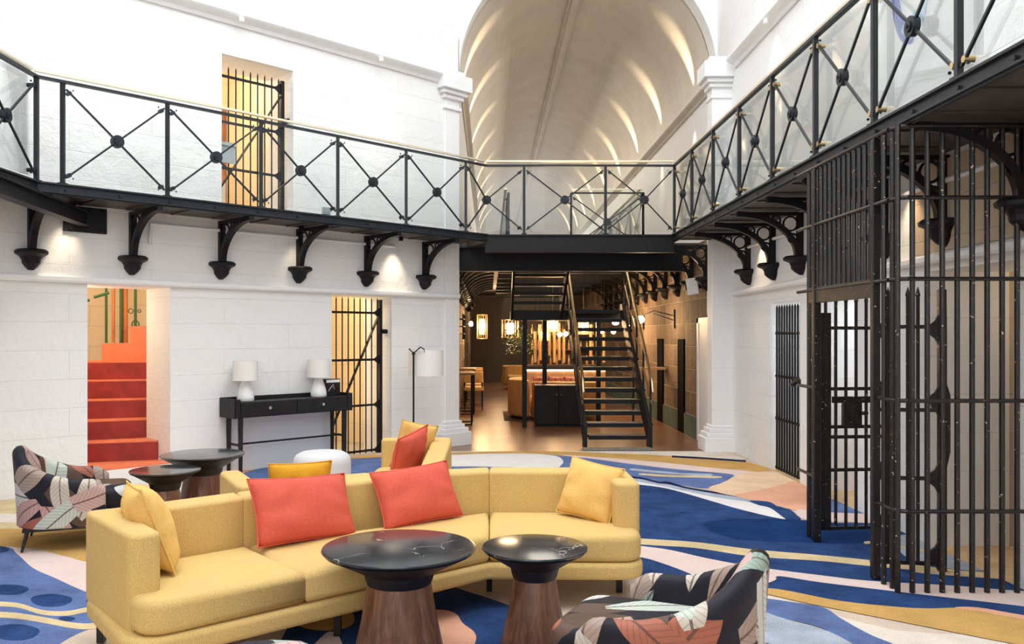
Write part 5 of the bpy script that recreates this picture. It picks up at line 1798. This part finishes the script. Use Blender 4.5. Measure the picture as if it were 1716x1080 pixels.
# tan lounge chair, curved sofa, rug, left-hand tables and stools
t = thing('tub_chair', 'rounded ochre tub chair far down the corridor', 'chair', (0.72, 25.2, 0.002), math.radians(-60))
e = soft_prism(rounded([(-0.3, -0.3), (0.3, -0.3), (0.3, 0.3), (-0.3, 0.3)], 0.14, 5), 0.14, 0.42, 0.06); e.build('seat', 'ochre_leather', t, smooth='full')
P = [(-0.34 * math.cos(a), 0.34 * math.sin(a)) for a in [(-1.9 + 3.8 * i / 16) for i in range(17)]]
Pi = [(0.78 * x, 0.78 * y) for x, y in P][::-1]
soft_prism(P + Pi, 0.16, 0.70, 0.03).build('backrest', 'ochre_leather', t, smooth='full')
MB().cyl((0, 0), 0.03, 0.02, 0.16, 10).build('stem', 'tan_wood', t); MB().lathe([(0.28, 0), (0.26, 0.02), (0.03, 0.03)], n=24).build('base', 'tan_wood', t)
t = thing('curved_sofa', 'curved tan leather sofa end left of the black cabinet', 'sofa', (0.78, 16.6, 0.002))
P = [(-0.42 * math.cos(a), 0.75 * math.sin(a)) for a in [(-1.45 + 2.9 * i / 16) for i in range(17)]]
Pi = [(0.62 * x, 0.75 * y) for x, y in P][::-1]
soft_prism(P + Pi, 0.06, 0.76, 0.05).build('backrest', 'tan_leather', t, smooth='full')
soft_prism([(0.9 * x, 0.8 * y) for x, y in P], 0.05, 0.40, 0.04).build('seat', 'ochre_leather', t, smooth='full')
o = MB().box(0, 0.55, 0, 1.9, 0, 0.012).build('patterned_rug', 'dark_rug'); o.location = (0.52, 17.6, 0.002)
o.location = (0.28, 15.9, 0.002); tag(o, 'small dark red patterned rug beside the tan sofa end', 'rug')


def high_table(label, loc):
    t = thing('bar_table', label, 'table', loc)
    MB().box(-0.02, 0.30, -0.3, 0.3, 0.89, 0.93).build('top', 'tan_wood', t, bevel=0.005, seg=1)
    for y in (-0.26, 0.26):
        e = MB(); e.box(0.24, 0.27, y - 0.015, y + 0.015, 0, 0.89); e.box(0.0, 0.27, y - 0.015, y + 0.015, 0, 0.02); e.box(0.0, 0.27, y - 0.015, y + 0.015, 0.25, 0.265); e.build('leg', 'black_iron', t)
    return t


high_table('narrow high table against the left corridor wall, nearest the hall', (-0.57, 15.4, 0.002))
high_table('narrow high table against the left corridor wall, second from the hall', (-0.57, 17.4, 0.002))


def chair(label, loc, rz=0.0):
    t = thing('dining_chair', label, 'chair', loc, rz, 'ochre chairs in the corridor')
    soft_prism(rounded([(-0.22, -0.22), (0.24, -0.22), (0.24, 0.22), (-0.22, 0.22)], 0.05), 0.40, 0.49, 0.03).build('seat', 'ochre_leather', t, smooth='full')
    soft_prism(rounded([(-0.24, -0.21), (-0.17, -0.21), (-0.17, 0.21), (-0.24, 0.21)], 0.025), 0.58, 0.82, 0.025).build('backrest', 'ochre_leather', t, smooth='full')
    for x in (-0.2, 0.2):
        for y in (-0.19, 0.19):
            MB().box(x - 0.012, x + 0.012, y - 0.012, y + 0.012, 0, 0.66 if x < 0 else 0.42).build('leg', 'black_iron', t)
    return t


chair('ochre upholstered chair by the left corridor wall, nearest', (-0.34, 18.4, 0.002), PI / 2)
chair('ochre upholstered chair by the left corridor wall, behind the nearest', (-0.36, 19.6, 0.002), PI / 2)
chair('ochre upholstered chair by the left corridor wall, farthest', (-0.36, 20.8, 0.002), PI / 2)

# framed metal shelf on the left corridor wall
t = thing('wall_rack', 'black metal wall rack on the left corridor wall near the arch', 'rack', (CLL, 15.8, 1.62))
e = MB()
for z in (0, 0.14, 0.28): e.box(0, 0.12, 0, 1.2, z, z + 0.012)
for y in (0, 0.6, 1.19): e.box(0.10, 0.12, y, y + 0.012, -0.1, 0.38)
e.build('frame', 'black_iron', t)

# hanging greenery
random.seed(3)
t = thing('hanging_plant', 'leafy green plant hanging beside the slatted lantern', 'plant', (0.64, 17.72, 1.45))
e = MB()
for k in range(420):
    a, rr = random.uniform(0, 2 * PI), random.random() ** 0.5
    c = Vector((0.36 * rr * math.cos(a), 0.30 * rr * math.sin(a), random.uniform(-0.22, 0.30)))
    d = Vector((random.uniform(-1, 1), random.uniform(-1, 1), random.uniform(-1, 0.6))).normalized()
    s_ = d.cross(Vector((0, 0, 1))).normalized() * 0.014
    l_ = 0.075
    e.add([c, c + d * l_ * 0.5 + s_, c + d * l_, c + d * l_ * 0.5 - s_], [(0, 1, 2, 3)])
e.build('leaves', 'foliage', t)
e = MB()
for k in range(8):
    a = 2 * PI * k / 8
    e.tube([(0, 0, 0.35), (0.15 * math.cos(a), 0.15 * math.sin(a), 0.1), (0.28 * math.cos(a), 0.24 * math.sin(a), -0.15)], 0.006, 5)
e.tube([(0, 0, 0.35), (0, 0, 1.5)], 0.005, 5)
e.build('stems', 'black_iron', t)

# ------------------------------------------------------------------ small lamps of the place
def fitting(label, loc, mat='white_trim'):
    o = MB().cyl((0, 0), 0.03, -0.05, 0.0, 14).build('spotlight_fitting', mat, smooth=True)
    o.location = loc
    return tag(o, label, 'spotlight', 'small spotlight fittings')


# wall washers tucked under the hall cornices
for k, (px_, e_) in enumerate(((190, 60), (395, 60), (628, 60))):
    Y_ = WC / (1 + (PX - px_) / F)
    x_, y_ = Y_ - WC + 0.10, Y_ - 0.10
    fitting('small spotlight under the left cornice, %s from the left' % ORD[k], (x_, y_, 5.27))
    light('cornice_spot', 'SPOT', (x_, y_, 5.20), e_, (1, 0.86, 0.66), 0.03, target=(x_ - 0.09, y_ + 0.09, 4.1), spot=70, blend=1.0)
for k, Y_ in enumerate((9.9, 7.6)):
    fitting('small spotlight under the right cornice, %s from the corridor' % ORD[k], (XR - 0.12, Y_, 5.27))
    light('cornice_spot', 'SPOT', (XR - 0.12, Y_, 5.20), 60, (1, 0.86, 0.66), 0.03, target=(XR, Y_, 4.1), spot=70, blend=1.0)
# downlights under the gallery
for k, (px_, e_) in enumerate(((122, 22), (505, 6), (672, 26))):
    Y_ = (WC - 0.25) / (1 + (PX - px_) / F)
    x_, y_ = Y_ - WC + 0.25, Y_
    o = fitting('small spotlight under the left gallery, %s from the left' % ORD[k], (x_, y_, 2.92), 'black_iron')
    light('gallery_spot', 'SPOT', (x_, y_, 2.84), e_, (1, 0.80, 0.55), 0.05, target=(x_ - 0.13, y_ + 0.13, 2.0), spot=72, blend=1.0)
for k, Y_ in enumerate((10.4, 8.5, 6.7)):
    o = fitting('small spotlight under the right gallery, %s from the corridor' % ORD[k], (XR - 0.2, Y_, 2.92), 'black_iron')
    light('gallery_spot', 'SPOT', (XR - 0.2, Y_, 2.84), 16, (1, 0.76, 0.50), 0.02, target=(XR, Y_, 2.2), spot=75, blend=0.9)
# grazing uplights on the corridor cornices that draw the arcs on the vault
for k in range(9):
    Y_ = 13.8 + 2.6 * k
    for sx, xx in ((1, CR - 0.16), (-1, CL + 0.16)):
        l_ = light('vault_uplight', 'SPOT', (xx + sx * 0.06, Y_, 5.42), 150, (1, 0.80, 0.52), 0.02, target=(xx + sx * 0.02, Y_, 6.6), spot=44, blend=1.0)
    l_ = light('vault_downlight', 'SPOT', (CR - 0.14, Y_, 5.15), 24, (1, 0.80, 0.52), 0.02, target=(CR - 0.02, Y_, 4.0), spot=50, blend=0.8)
